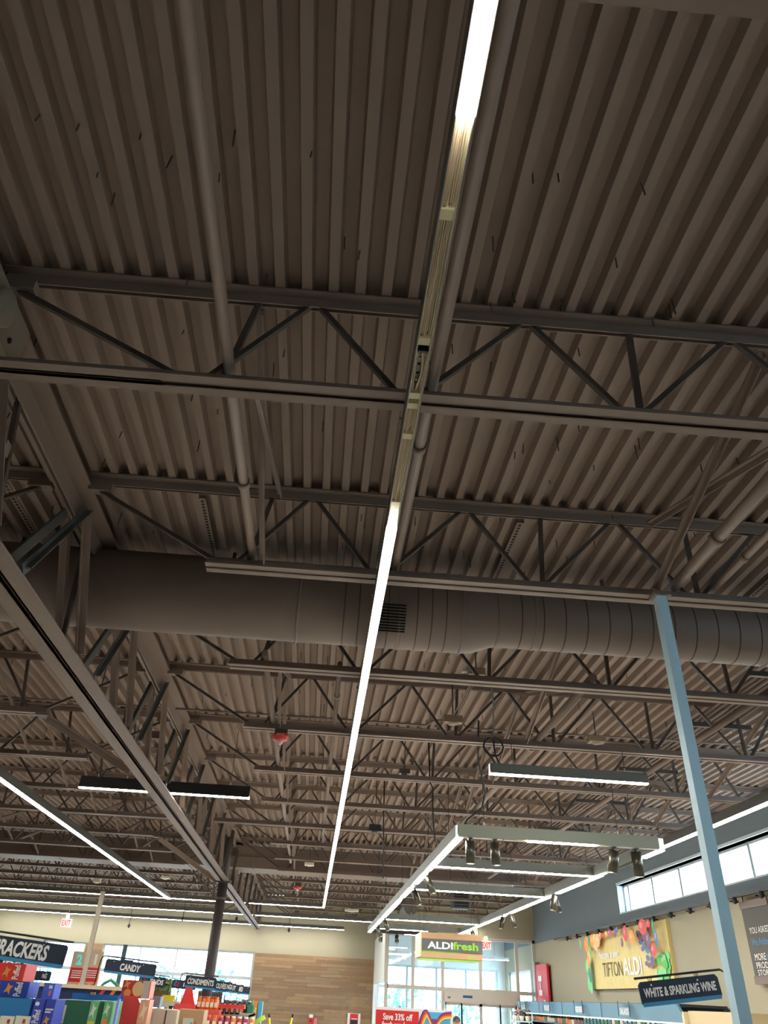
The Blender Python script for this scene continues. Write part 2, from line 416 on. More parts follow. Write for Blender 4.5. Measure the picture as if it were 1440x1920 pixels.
# cross bridging between the joists
for X, lab in ((-.72, 'line of crossed thin braces between joists just right of the girder'), (2.82, 'line of crossed thin braces between joists right of the central lamp'),
               (6.6, 'line of crossed thin braces between joists near the right wall'), (-5.0, 'line of crossed thin braces between joists in the left bay'), (-8.4, 'line of crossed thin braces between joists far in the left bay')):
    t = thing('cross_bridging', (X, 20, ZB), lab, 'bracing')
    for k in (0, 2, 3, 4, 5, 6, 7, 8, 10, 11, 12, 13):
        y = 3.9 + 2.7 * k
        MB().bar((X, y + .05, ZD - .09), (X, y + 2.6, ZB + .07), .05, .012).bar((X + .02, y + .05, ZD - .12), (X + .02, y + 2.6, ZB + .04), .012, .05).build('brace_bar', STEEL, t)
        MB().bar((X + .07, y + .05, ZB + .07), (X + .07, y + 2.6, ZD - .09), .045, .012).bar((X + .09, y + .05, ZB + .04), (X + .09, y + 2.6, ZD - .12), .012, .045).build('brace_bar', STEEL, t)

# ------------------------------------------------------------------ pipes and conduits
def pipe(pts, r, lab, m=STEEL, name='pipe', cat='pipe', rings=(), n=12):
    t = thing(name, pts[0], lab, cat)
    MB().tube(pts, r, n).build('pipe_run', m, t)
    for p in rings:
        q = Vector(p); MB().tube([q - Vector((0, .04, 0)), q + Vector((0, .04, 0))], r * 1.25, n).build('coupling', m, t)
    return t
zp = ZB + LG + .045
pipe([(-.82, YS + .2, zp), (-.82, 6.75, zp)], .038, 'tan sprinkler pipe overhead, ending at the second joist left of the central lamp', rings=[(-.82, 5.3, zp)])
pipe([(-.82, 9.15, zp), (-.82, 27.2, zp)], .038, 'tan sprinkler pipe beyond the round duct, passing the red strobe', rings=[(-.82, 12.9, zp), (-.82, 18, zp)])
pipe([(.47, YS + .2, zp), (.47, 6.8, zp)], .04, 'tan pipe running beside the central lamp overhead', rings=[(.47, 4.6, zp)])
pipe([(.06, 9.35, zp), (.06, 23.5, zp)], .032, 'thin tan pipe left of the lit central lamp', rings=[(.06, 10.6, zp), (.06, 17.6, zp)])
pipe([(3.04, 3.0, zp), (3.04, 6.75, zp)], .05, 'thick tan pipe ending above the square power pole', rings=[(3.04, 5.6, zp)])
pipe([(3.04, 9.2, zp), (3.04, 24.6, zp)], .05, 'thick tan pipe beyond the round duct, over the grey pendant lamp', rings=[(3.04, 12.5, zp)])
pipe([(3.4, 3.0, zp), (3.4, 6.75, zp)], .032, 'slimmer tan pipe beside the thick pipe on the right', rings=[(3.4, 5.9, zp)])
pipe([(5.2, 9.2, zp), (5.2, 28, zp)], .04, 'tan pipe farther right, nearest the high windows', rings=[(5.2, 14, zp)])
pipe([(-2.5, 13.45, 5.45), (.2, 13.42, 5.45), (1.55, 13.4, 5.44), (1.7, 13.4, 5.53), (2.1, 13.4, 5.53), (2.25, 13.4, 5.44), (6.9, 13.3, 5.45)], .017, 'thin conduit crossing from the girder to the right bay', name='conduit', cat='conduit', n=8)
pipe([(-6.5, 13.45, 5.45), (-2.75, 13.45, 5.45)], .017, 'thin conduit crossing the left bay behind the girder', name='conduit', cat='conduit', n=8)
t = thing('conduit_rack', (6.0, 11, 5.5), 'bundle of parallel thin conduits on strut bars under the deck at right', 'conduit')
for i in range(7):
    X = 5.62 + i * .1; MB().tube([(X, 9.6, 5.52), (X, 28, 5.52)], .02, 8).build('conduit_run', STEEL, t)
for y in (10.0, 12.4, 15.5, 18.5, 22): MB().box((5.4, y, 5.44), (6.5, y + .07, 5.5)).build('strut_bar', STEELD, t)

# ------------------------------------------------------------------ ducts
def ringdisc(b, x, y, z, r, wd=.03):
    b.lathe((x, y, z), [(r * .98, -wd / 2), (r * 1.018, -wd / 2), (r * 1.018, wd / 2), (r * .98, wd / 2)], 36, 'x')
t = thing('round_duct', (0, 7.75, 4.7), 'large brown round spiral duct crossing under the deck, narrowing to the right', 'duct')
DY, DZ, R1, R2 = 8.05, 5.2, .4, .315
b = MB().lathe((0, DY, DZ), [(.01, -15), (R1, -15), (R1, 1.28)], 40, 'x'); b.build('wide_section', DUCT, t)
b = MB().lathe((0, DY, DZ), [(R1, 1.28), (R1 * .97, 1.42), (R2 * 1.02, 1.62), (R2, 1.66)], 40, 'x'); b.build('reducer', DUCT, t)
b = MB().lathe((0, DY, DZ), [(R2, 1.66), (R2, 9.2), (.01, 9.2)], 40, 'x'); b.build('narrow_section', DUCT, t)
for x in (-12.0, -8.0, -4.2, -.42, .62, 1.28): q = MB(); ringdisc(q, x, DY, DZ, R1); q.build('seam_ring', DUCT, t)
for x in (1.66, 2.05, 4.55, 7.2): q = MB(); ringdisc(q, x, DY, DZ, R2); q.build('seam_ring', DUCT, t)
q = MB(); x = 1.9
while x < 9.0: q.lathe((x, DY, DZ), [(R2 * .99, -.006), (R2 * 1.008, -.006), (R2 * 1.008, .006), (R2 * .99, .006)], 30, 'x'); x += .23
for x in (.05, .2, .35, .5, .8, .95, 1.1): q.lathe((x, DY, DZ), [(R1 * .99, -.005), (R1 * 1.006, -.005), (R1 * 1.006, .005), (R1 * .99, .005)], 36, 'x')
q.build('spiral_seam', SEAM, t)['kind'] = 'stuff'
vg = MB().mat(DARK)
for i in range(10):
    a = math.radians(196 + i * 4.2); c = Vector((.5, DY + R1 * 1.01 * math.cos(a), DZ + R1 * 1.01 * math.sin(a)))
    vg.bar(c - Vector((.18, 0, 0)), c + Vector((.18, 0, 0)), .012)
vg.build('grille', DARK, t)
for x in (-9, -6, -3.5, -1.2, 2.9, 5.5, 8):
    MB().box((x - .02, DY - .01, DZ + .3), (x + .02, DY + .01, ZD)).build('hanger_strap', STEELD, t)

t = thing('rectangular_duct', (0, 29, 4.9), 'long dark rectangular duct crossing the far part of the hall', 'duct')
b = MB().box((-15, 28.4, 4.93), (6.2, 29.75, 5.5)); b.build('duct_body', DUCT, t)
b = MB()
for x in range(-14, 7, 2): b.box((x, 28.37, 4.91), (x + .04, 29.78, 5.52))
b.box((-15, 28.36, 5.18), (6.2, 28.4, 5.21)); b.build('flange', STEEL, t)
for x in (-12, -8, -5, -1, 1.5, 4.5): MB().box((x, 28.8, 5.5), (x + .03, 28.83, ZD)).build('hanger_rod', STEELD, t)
t = thing('round_duct', (3.8, 37.2, 4.7), 'short grey round duct outlet above the entrance wall', 'duct')
MB().lathe((3.78, 37.3, 4.92), [(.28, 0), (.28, 2.8)], 24, 'y').lathe((3.78, 37.3, 4.92), [(.01, .02), (.28, .02)], 24, 'y').build('duct_body', M('dim_duct', (110, 106, 98), .6), t)
t = thing('ceiling_diffuser', (5.4, 35, 4.8), 'dark square air outlet hanging before the entrance wall', 'vent')
MB().box((5.1, 34.8, 4.75), (5.7, 35.4, 5.3)).build('box_body', M('dim_vent', (84, 84, 86), .6), t)
q = MB()
for i in range(5): q.box((5.14, 34.78, 4.8 + i * .09), (5.66, 34.8, 4.84 + i * .09))
q.build('grille', DARK, t)
MB().box((5.38, 35.05, 5.3), (5.42, 35.1, ZD)).build('hanger_rod', STEELD, t)

# ------------------------------------------------------------------ column and power poles
t = thing('round_column', (-2.62, 26.4, 0), 'dark round steel column carrying the girder', 'column')
COL = M('dark_column_paint', (66, 60, 60), .55)
MB().tube([(-2.62, 26.4, 0), (-2.62, 26.4, ZG - .02)], .135, 24).build('shaft', COL, t)
MB().box((-2.82, 26.2, ZG - .03), (-2.42, 26.6, ZG)).build('cap_plate', COL, t)
MB().tube([(-2.62, 26.4, ZG), (-2.62, 26.4, ZD - .12)], .12, 24).build('upper_shaft', COL, t)
MB().lathe((-2.62, 26.4, 3.95), [(.137, 0), (.142, .005), (.142, .06), (.137, .065)], 24).build('band', STEELD, t)
t = thing('power_pole', (2.85, 6.46, 0), 'pale blue-grey square power pole rising to a joist at right', 'pole')
MB().box((2.8, 6.42, 0), (2.885, 6.53, ZB - .02)).build('shaft', ALU, t)
MB().box((2.77, 6.39, ZB - .03), (2.92, 6.56, ZB)).build('top_plate', M('plate_tan', (120, 104, 90)), t)
MB().box((2.83, 6.5, ZB + .1), (2.89, 6.56, ZB + .13)).build('white_clip', WHITEM, t)
t = thing('power_pole', (-7.1, 32, 0), 'thin cream power pole in front of the far windows', 'pole')
MB().box((-7.17, 31.95, 0), (-7.03, 32.08, 4.4)).build('shaft', CREAM, t)
MB().box((-7.03, 31.97, 0), (-7.025, 32.06, 4.4)).build('seam', SEAM, t)

# ------------------------------------------------------------------ lamps
def lamp_y(X, ya, yb, z, lab, wd=.085, hh=.1, hm=BLACK, hang=(), lit=None, zt=ZB):
    t = thing('linear_lamp', (X, (ya + yb) / 2, z), lab, 'lamp')
    b = MB(); b.box((X - wd / 2, ya, z + .012), (X - wd / 2 + .006, yb, z + hh)); b.box((X + wd / 2 - .006, ya, z + .012), (X + wd / 2, yb, z + hh)); b.box((X - wd / 2, ya, z + hh), (X + wd / 2, yb, z + hh + .006))
    b.build('housing', hm, t)
    for a, c in (lit or ((ya, yb),)):
        MB().box((X - wd / 2 + .007, a, z), (X + wd / 2 - .007, c, z + .03)).build('diffuser', LAMP, t)
    for y in hang:
        MB().tube([(X, y, z + hh), (X, y, zt)], .005, 6).build('hanger_wire', BLACK, t)
    return t
def lamp_x(xa, xb, Y, z, lab, wd=.085, hh=.1, hm=BLACK, hang=(), lit=None, zt=ZB, group=None):
    t = thing('linear_lamp', ((xa + xb) / 2, Y, z), lab, 'lamp', group)
    b = MB(); b.box((xa, Y - wd / 2, z + .012), (xb, Y - wd / 2 + .006, z + hh)); b.box((xa, Y + wd / 2 - .006, z + .012), (xb, Y + wd / 2, z + hh)); b.box((xa, Y - wd / 2, z + hh), (xb, Y + wd / 2, z + hh + .006))
    b.build('housing', hm, t)
    for a, c in (lit or ((xa, xb),)):
        MB().box((a, Y - wd / 2 + .007, z), (c, Y + wd / 2 - .007, z + .03)).build('diffuser', LAMP, t)
    for x in hang:
        MB().tube([(x, Y, z + hh), (x, Y, zt)], .005, 6).build('hanger_wire', BLACK, t)
        MB().tube([(x, Y, z + hh), (x, Y, z + hh + .06)], .012, 8).build('cable_grip', WHITEM, t)
    return t

# central run: lit, open wiring stretch, lit
CXL, CZ = .327, 4.6
TR = M('trunk_housing', (96, 96, 92), .4, .3)
t = thing('linear_lamp', (CXL, 18, CZ), 'central ceiling lamp line with an unlit open stretch of wiring', 'lamp')
b = MB(); HWD = .041
b.box((CXL - HWD, -1, CZ), (CXL - HWD + .005, 35.9, CZ + .13)); b.box((CXL + HWD - .005, -1, CZ), (CXL + HWD, 35.9, CZ + .13)); b.box((CXL - HWD, -1, CZ + .13), (CXL + HWD, 35.9, CZ + .136))
b.build('housing', TR, t)
MB().box((CXL - HWD + .0045, 1.66, CZ + .008), (CXL - HWD + .009, 5.03, CZ + .1)).build('inner_flange', CREAM, t); MB().box((CXL + HWD - .009, 1.66, CZ + .008), (CXL + HWD - .0045, 5.03, CZ + .1)).build('inner_flange', CREAM, t)
MB().box((CXL - HWD + .005, 1.66, CZ + .105), (CXL + HWD - .005, 5.03, CZ + .128)).build('wiring_tray', M('tray_white', (214, 206, 178), .5), t)
WIRE = [M('wire_cream', (244, 234, 200), .5), M('wire_pink', (232, 200, 176), .5), M('wire_ivory', (226, 216, 186), .5)]
def wires(ya, yb, spread=False):
    for i in range(7):
        x = CXL - .028 + i * .0093; pts = []
        for s in range(13):
            f = s / 12; y = ya + (yb - ya) * f; dx = 0
            if spread: dx = math.sin(math.pi * f) * (.014 if i > 2 else -.012) * (1 + .3 * math.sin(i * 3)) * (1 if i > 3 or i < 3 else 1)
            xx = min(max(x + dx + .0015 * math.sin(f * 9 + i), CXL - HWD + .009), CXL + HWD - .009)
            pts.append((xx, y, CZ + .07 + .004 * math.sin(i * 2 + f * 6)))
        MB().tube(pts, .0036, 6).build('wire', WIRE[i % 3], t)
wires(1.66, 3.06); wires(3.1, 3.5, True); wires(3.6, 5.03)
CON = M('connector_cream', (232, 224, 188), .5)
for y, hh_ in ((2.18, .045), (3.04, .045), (3.94, .045), (4.79, .045)):
    c = MB().box((CXL - .034, y - .03, CZ + .05), (CXL + .034, y + .03, CZ + .105)).build('connector_block', CON, t)
    MB().box((CXL - .022, y - .034, CZ + .065), (CXL - .008, y - .029, CZ + .08)).box((CXL + .006, y - .034, CZ + .08), (CXL + .02, y - .029, CZ + .092)).build('slot', M('slot_brown', (120, 96, 60)), c)
for y in (3.52, 3.62): MB().box((CXL - .036, y - .028, CZ + .05), (CXL + .036, y + .028, CZ + .105)).build('connector_block', CON, t)
MB().box((CXL - .04, 3.095, CZ + .03), (CXL + .04, 3.11, CZ + .11)).build('joint_strap', BLACK, t)
cp = MB().box((CXL - .016, 3.14, CZ + .096), (CXL + .016, 3.46, CZ + .1)).build('coupler_plate', M('coupler_grey', (110, 112, 100), .4, .4), t)
for y in (3.18, 3.23, 3.28, 3.36, 3.42): MB().lathe((CXL, y, CZ + .09), [(.001, 0), (.008, 0), (.008, .007)], 10).build('screw', WHITEM if y in (3.23, 3.42) else DARK, cp)
for a, c in ((-1, 1.645), (5.05, 35.9)): MB().box((CXL - HWD + .004, a, CZ - .006), (CXL + HWD - .004, c, CZ + .03)).build('diffuser', LAMP, t)
for k in range(-1, 12):
    y = 3.9 + 2.7 * k; MB().box((CXL - .055, y - .02, CZ + .13), (CXL + .055, y + .02, CZ + .15)).box((CXL - .01, y - .01, CZ + .15), (CXL + .01, y + .01, ZB)).build('beam_clip', STEEL, t)

lamp_y(-5.48, 7.5, 35.9, 4.57, 'long ceiling lamp line in the left bay', wd=.11, hh=.14, hm=TR, hang=(9.3, 14.7, 20.1, 25.5, 30.9))
lamp_y(6.68, 8, 42.0, 4.52, 'long ceiling lamp line near the high windows', wd=.11, hh=.14, hm=TR, hang=(9.3, 12, 17.4, 22.8, 28.2, 33.6, 39))
lamp_x(-15, .37, 35.95, 4.6, 'nearest of the three lamp rows across the far left, joined to the central line', wd=.11, hh=.13, hm=TR, hang=(-13, -9, -4, -1))
lamp_x(-15, 2.6, 40.9, 4.56, 'middle of the three lamp rows across the far left', wd=.11, hh=.13, hm=TR, hang=(-13, -9, -4, -1, 2))
lamp_x(-15, 1.46, 45.7, 4.5, 'rearmost of the three lamp rows, closest to the far wall', wd=.11, hh=.13, hm=TR, hang=(-13, -9, -4, -1, 1))
t = lamp_x(-4.23, -1.295, 15.4, 4.58, 'black pendant linear lamp hanging across below the girder', wd=.105, hh=.175, hang=(-3.95, -3.45, -1.65), zt=ZD)
MB().tube([(-3.9, 15.4, 4.76), (-3.85, 15.4, 4.88), (-3.65, 15.3, 4.92), (-3.45, 15.2, 5.1), (-3.4, 15.0, 5.35), (-3.4, 14.75, 5.55)], .014, 8).build('power_cable', BLACK, t)
GH = M('grey_housing', (112, 116, 110), .5)
t = lamp_x(2.27, 4.5, 11.85, 4.47, 'grey pendant linear lamp hanging at right beside the square pole', wd=.1, hh=.13, hm=GH, hang=(2.6, 4.2), zt=ZB)
cab = [(1.95, 10.35, 5.33), (2.08, 10.5, 5.3), (2.2, 11, 5.12), (2.3, 11.6, 4.95)]
for i in range(13):
    a = i / 12 * 2 * math.pi; cab.append((2.33 + .14 * math.sin(a), 11.8, 4.86 + .12 * math.cos(a) - .05))
cab += [(2.36, 11.85, 4.72), (2.42, 11.85, 4.61)]
MB().tube(cab, .013, 8).build('power_cable', BLACK, t)
# grid of lamps with spots over the fresh area
ZT = 3.92
def spot(p, lab, d=(0, 0, -1), r=.055, L=.2):
    p = Vector(p); d = Vector(d).normalized()
    s = thing('track_spotlight', p, lab, 'spotlight')
    SP = M('spot_bronze', (70, 66, 56), .35, .6)
    MB().tube([p, p - Vector((0, 0, .09))], .014, 8).box(p - Vector((.03, .06, .015)), p + Vector((.03, .06, .0))).build('stem', BLACK, s)
    a = p - Vector((0, 0, .08)); MB().tube([a - d * .04, a + d * L], r, 18).build('spot_head', SP, s)
    MB().lathe(a + d * (L + .001), [(.001, 0), (r * .8, 0)], 16).build('lens', M('spot_lens', (230, 226, 210), .3, emit=1.2), s)
    return s
t = lamp_x(2.05, 5.1, 13.4, ZT, 'front unlit-then-lit bar of the hanging lamp grid with black spotlights', wd=.12, hh=.16, hm=M('grid_grey', (124, 128, 112), .5), lit=((3.1, 4.15),), hang=(2.45, 4.5), zt=ZB)
MB().box((2.05, 13.36, ZT + .004), (2.72, 13.44, ZT + .02)).box((4.15, 13.36, ZT + .004), (5.1, 13.44, ZT + .02)).build('track_rail', WHITEM, t)
MB().box((2.74, 13.37, ZT), (3.08, 13.43, ZT + .02)).build('lamp_driver', CREAM, t)
MB().tube([(2.15, 13.4, ZT + .17), (2.2, 13.4, ZT + .24), (2.42, 13.35, ZT + .4), (2.45, 13.2, 4.5), (2.3, 12.9, ZB), (2.24, 12.4, 5.3)], .014, 8).build('power_cable', BLACK, t)
spot((2.23, 13.4, ZT), 'leftmost spotlight under the front bar of the lamp grid', (0, 0, -1), .07, .24); spot((2.6, 13.4, ZT), 'second spotlight from the left under the front bar', (.05, 0, -1), .07, .24)
spot((4.4, 13.4, ZT), 'spotlight under the right end of the front bar, tilted left', (-.2, .1, -1), .075, .24); spot((4.74, 13.4, ZT), 'darkest spotlight at the right corner of the front bar', (.02, .05, -1), .08, .27)
lamp_y(2.08, 13.45, 35.6, ZT, 'left long bar of the hanging lamp grid running away', wd=.12, hh=.16, hm=GH, lit=((13.45, 17.4), (17.9, 19.6), (20.6, 22.5), (23.4, 28.5), (29.3, 31.5), (32, 35.5)), hang=(14.6, 17.4, 22.8, 28.2, 33.6))
lamp_y(5.16, 13.45, 34.0, ZT, 'right long bar of the hanging lamp grid running away', wd=.12, hh=.16, hm=GH, lit=((13.45, 14.3), (16.6, 19.8), (20.6, 24.8), (25.6, 31.0), (31.6, 34)), hang=(14.6, 17.4, 22.8, 28.2))
for Y, ord_, lt in ((16.9, 'nearest', None), (20.8, 'second', None), (29.4, 'third', None), (33.5, 'fourth', ((2.14, 4.0),))):
    lamp_x(2.14, 5.1, Y, ZT + .01, 'lit cross bar inside the hanging lamp grid, %s from the camera' % ord_, wd=.12, hh=.15, hm=GH, hang=(3.0, 4.4), lit=lt)
lamp_x(2.2, 4.6, 35.6, ZT, 'dark rear bar closing the hanging lamp grid', wd=.12, hh=.14, lit=((3.4, 4.4),), hang=(3.0, 4.2))
for i, (Y, lab) in enumerate(((18.0, 'nearest spotlight on the left bar of the lamp grid'), (20.4, 'second spotlight on the left bar of the lamp grid'), (28.9, 'third spotlight on the left bar of the lamp grid'), (31.8, 'fourth spotlight on the left bar of the lamp grid'))):
    spot((2.14, Y, ZT), lab, (.5, -.2, -1), .065, .24)
for i, (Y, lab) in enumerate(((20.2, 'nearest bright spotlight on the right bar of the lamp grid'), (19.8, 'dark spotlight paired with the nearest one on the right bar'), (24.9, 'middle spotlight on the right bar of the lamp grid'), (25.5, 'dark spotlight paired with the middle one on the right bar'), (31.2, 'farthest spotlight on the right bar of the lamp grid'))):
    spot((5.2 - .12 * (i % 2), Y, ZT), lab, (.35 if i % 2 == 0 else -.3, -.1, -1), .06, .22)
for x, lab in ((2.5, 'white glowing spotlight left under the rear bar'), (3.1, 'white glowing spotlight right under the rear bar')):
    s = spot((x, 35.5, ZT), lab, (0, -.3, -1), .075, .18)
# small pendants inside the entrance bay
for xa, xb, z, lab in ((3.35, 4.2, 3.6, 'small lamp seen through the glass left of the hanging wooden sign'), (7.5, 8.75, 3.62, 'small lamp seen through the glass right of the hanging wooden sign')):
    lamp_x(xa, xb, 43, z, lab, wd=.12, hh=.1, hm=WHITEM, hang=((xa + xb) / 2,), zt=ZD)

# ------------------------------------------------------------------ ceiling devices
def strobe(x, y, z, lab, r=.12):
    t = thing('alarm_strobe', (x, y, z), lab, 'alarm')
    MB().box((x - .09, y - .06, z + .06), (x + .09, y + .1, ZB)).build('back_box', STEELD, t)
    MB().lathe((x, y, z), [(.001, -.035), (r * .55, -.03), (r * .9, 0), (r, .03), (r * .92, .065), (r * .5, .075), (.001, .075)], 24).build('dome', M('alarm_red', (196, 52, 52), .4), t)
    MB().lathe((x, y, z - .03), [(.001, -.045), (.03, -.035), (.04, 0), (.04, .01)], 14).build('lens', M('alarm_lens', (230, 226, 220), .2), t)
    text('FIRE', (x - .05, y - r * .93, z + .02), (.1, 0, 0), (0, -.0, .03), M('alarm_letters', (240, 180, 170)), t, bold=0)
strobe(-.68, 11.95, 4.76, 'nearer red fire alarm strobe under a joist beside the central lamp', .115)
strobe(-.62, 31.0, 4.72, 'farther red fire alarm strobe near the far end of the central lamp', .14)
def small_box(name, x, y, z, sx, sy, sz, lab, cat, m, wire=True, ztop=None):
    t = thing(name, (x, y, z), lab, cat)
    MB().box((x - sx, y - sy, z), (x + sx, y + sy, z + sz)).build('body', m, t)
    MB().lathe((x, y, z - .02), [(.001, 0), (sx * .5, 0), (sx * .6, .02)], 14).build('cover', m, t)
    if wire: MB().tube([(x, y, z + sz), (x, y, ztop or ZD)], .01, 6).build('stem', STEELD, t)
    return t
IV = M('ivory_plastic', (222, 214, 196), .5)
small_box('ceiling_sensor', -.25, 25.6, 4.78, .13, .13, .06, 'ivory sensor under the joist before the dark duct', 'sensor', IV)
small_box('ceiling_sensor', 1.52, 39.0, 4.76, .28, .2, .07, 'wide ivory access point near the far lamp rows', 'sensor', IV)
small_box('junction_box', -7.75, 33.6, 4.76, .12, .1, .12, 'cream box above the thin cream power pole', 'box', CREAM)
small_box('ceiling_sensor', -5.0, 31.2, 4.78, .14, .12, .06, 'ivory sensor in the left bay before the lamp rows', 'sensor', IV)
JB = M('junction_grey', (146, 128, 108), .6)
t = small_box('junction_box', 1.85, 10.3, 5.28, .11, .08, .09, 'tan junction box hung on a rod with a black cable', 'box', JB, ztop=ZD)
MB().tube([(1.73, 10.3, 5.33), (1.66, 10.3, 5.33)], .02, 10).build('cable_gland', WHITEM, t)
t = small_box('junction_box', 1.72, 11.55, 5.02, .13, .07, .09, 'tan junction box sitting above the joist below the hung one', 'box', JB, ztop=ZD)
for i in range(3): MB().tube([(1.72 + i * .04, 11.5, 5.1), (1.78 + i * .03, 10.9, 5.2), (1.82 + i * .02, 10.35, 5.29)], .008, 6).build('wire', STEEL, t)
small_box('junction_box', 4.3, 13.25, 5.32, .13, .1, .08, 'flat tan box on the crossing conduit near the right pole', 'box', JB, ztop=ZD)
small_box('junction_box', -3.05, 10.9, 4.86, .11, .1, .12, 'tan box hanging left of the girder bottom chord', 'box', JB)
small_box('junction_box', 1.35, 14.8, 5.0, .09, .08, .07, 'small dark box hung over the third joist right of the lamp', 'box', STEELD)
small_box('junction_box', 1.12, 18.8, 4.7, .12, .1, .12, 'dark box with cable ahead of the lamp grid', 'box', BLACK, ztop=ZD)
for pts, lab in (([(1.75, 14.7, ZD), (1.78, 14.7, ZB), (1.83, 14.7, 4.8), (1.83, 14.7, 4.4), (1.86, 14.6, 4.0)], 'black cable dropping ahead of the left corner of the lamp grid'),
                 ([(1.28, 18.8, ZD), (1.3, 18.8, 4.8), (1.32, 18.8, 4.4), (1.33, 18.8, 3.9)], 'black cable dropping from the dark box')):
    tag(MB().tube(pts, .014, 8).build('hanging_cable', BLACK), lab, 'cable')
# plate fixture high at the left edge
t = thing('emergency_lamp', (-2.34, 3.85, 5.05), 'grey box with a round face fixed to the girder at the left edge', 'fixture')
BX = M('fixture_grey', (134, 122, 104), .6)
MB().box((-2.42, 3.45, 5.1), (-2.3, 4.2, 5.42)).build('body', BX, t)
MB().lathe((-2.3, 3.75, 5.26), [(.13, 0), (.13, .03), (.11, .045), (.001, .05)], 24, 'x').build('round_face', BX, t)
MB().lathe((-2.3, 3.98, 5.18), [(.02, 0), (.02, .012), (.001, .012)], 12, 'x').build('knockout', DARK, t)
# pendant cable ends and black sensors in the far part
for x, y, z, lab in ((-5.2, 38.5, 4.15, 'small dark pendant sensor before the far wall, left of the column'), (-7.9, 42, 4.0, 'small dark pendant sensor right of the thin cream pole'), (-1.05, 42.5, 4.2, 'small dark pendant sensor below the joined lamp rows'), (-3.2, 40, 4.35, 'small dark pendant sensor just left of the column')):
    t = thing('pendant_sensor', (x, y, z), lab, 'sensor')
    MB().lathe((x, y, z), [(.001, -.08), (.07, 0), (.02, .08)], 12).build('body', BLACK, t); MB().tube([(x, y, z + .05), (x, y, ZD)], .012, 6).build('stem', BLACK, t)

# ------------------------------------------------------------------ exit signs
def exit_sign(p, wd, h, lab, ztop, flip=False):
    x, y, z = p; t = thing('exit_sign', p, lab, 'sign')
    MB().box((x - wd / 2, y, z), (x + wd / 2, y + .08, z + h)).build('body', WHITEM, t)
    MB().box((x - wd * .47, y - .006, z + h * .06), (x + wd * .47, y, z + h * .94)).build('face', M('exit_face', (238, 196, 186), .5, emit=.35), t)
    text('EXIT', (x - wd * .42, y - .008, z + h * .14), (wd * .84, 0, 0), (0, 0, h * .72), M('exit_red', (226, 26, 40), .5, emit=.8), t, bold=.02)
    MB().box((x - .07, y + .01, z + h), (x + .07, y + .07, z + h + .16)).build('mount', IV, t); MB().tube([(x, y + .04, z + h + .16), (x, y + .04, ztop)], .015, 8).build('stem', STEEL, t)
a = at(125, 1727, Y=41.5)
exit_sign((a.x, 41.5, a.z - .2), .42, .28, 'lit red exit sign hanging before the far wall at left', ZB)
a = at(912, 1772, Y=39.0)
exit_sign((a.x, 39.0, a.z - .15), .4, .28, 'lit red exit sign right of the hanging wooden sign', ZB)

# ------------------------------------------------------------------ hanging fresh-area sign
FY = 24.0; A = at(791, 1747, Y=FY); B_ = at(905, 1805, Y=FY); x0, x1, z1, z0 = A.x, B_.x, A.z + .0, B_.z + .02
t = thing('hanging_sign', ((x0 + x1) / 2, FY, z0), 'hanging wooden crate-like sign with white and green lettering', 'sign')
H = z1 - z0; Dp = 1.3
GRN = M('lime_green', (140, 200, 30), .5)
MB().box((x0, FY, z0 + .03), (x1, FY + Dp, z1)).build('box_core', KRAFT, t)
MB().box((x0, FY - .02, z1 - H * .24), (x1, FY, z1)).build('board', KRAFT, t); MB().box((x0, FY - .02, z0 + .02), (x1, FY, z0 + H * .24)).build('board', KRAFT, t)
MB().box((x0, FY - .012, z1 - H * .29), (x0 + (x1 - x0) * .62, FY - .006, z1 - H * .2)).box((x0, FY - .012, z0 + H * .22), (x0 + (x1 - x0) * .62, FY - .006, z0 + H * .32)).box((x0 + (x1 - x0) * .76, FY - .026, z0 + H * .12), (x0 + (x1 - x0) * .87, FY - .02, z0 + H * .17)).build('green_strip', GRN, t)
MB().box((x0, FY - .03, z0 + H * .29), (x1, FY - .012, z1 - H * .25)).build('grey_band', M('band_grey', (92, 94, 96)), t)
MB().box((x0 + .02, FY + .02, z0), (x1 - .02, FY + Dp - .02, z0 + .03)).build('green_underside', GRN, t)
MB().box((x0 - .02, FY, z0 + .04), (x0, FY + Dp, z1)).build('side_board', M('side_board', (214, 184, 150), .6), t)
wdt = x1 - x0
text('ALDI', (x0 + wdt * .09, FY - .032, z0 + H * .38), (wdt * .42, 0, 0), (0, 0, H * .27), WHITEB, t, bold=.03)
text('fresh', (x0 + wdt * .51, FY - .032, z0 + H * .38), (wdt * .42, 0, 0), (0, 0, H * .3), GRN, t, bold=.03)
for fx in (.04, .96):
    for fy in (.1, Dp - .1): MB().tube([(x0 + wdt * fx, FY + fy, z1), (x0 + wdt * fx, FY + fy, ZD)], .006, 6).build('hanger_wire', STEELD, t)

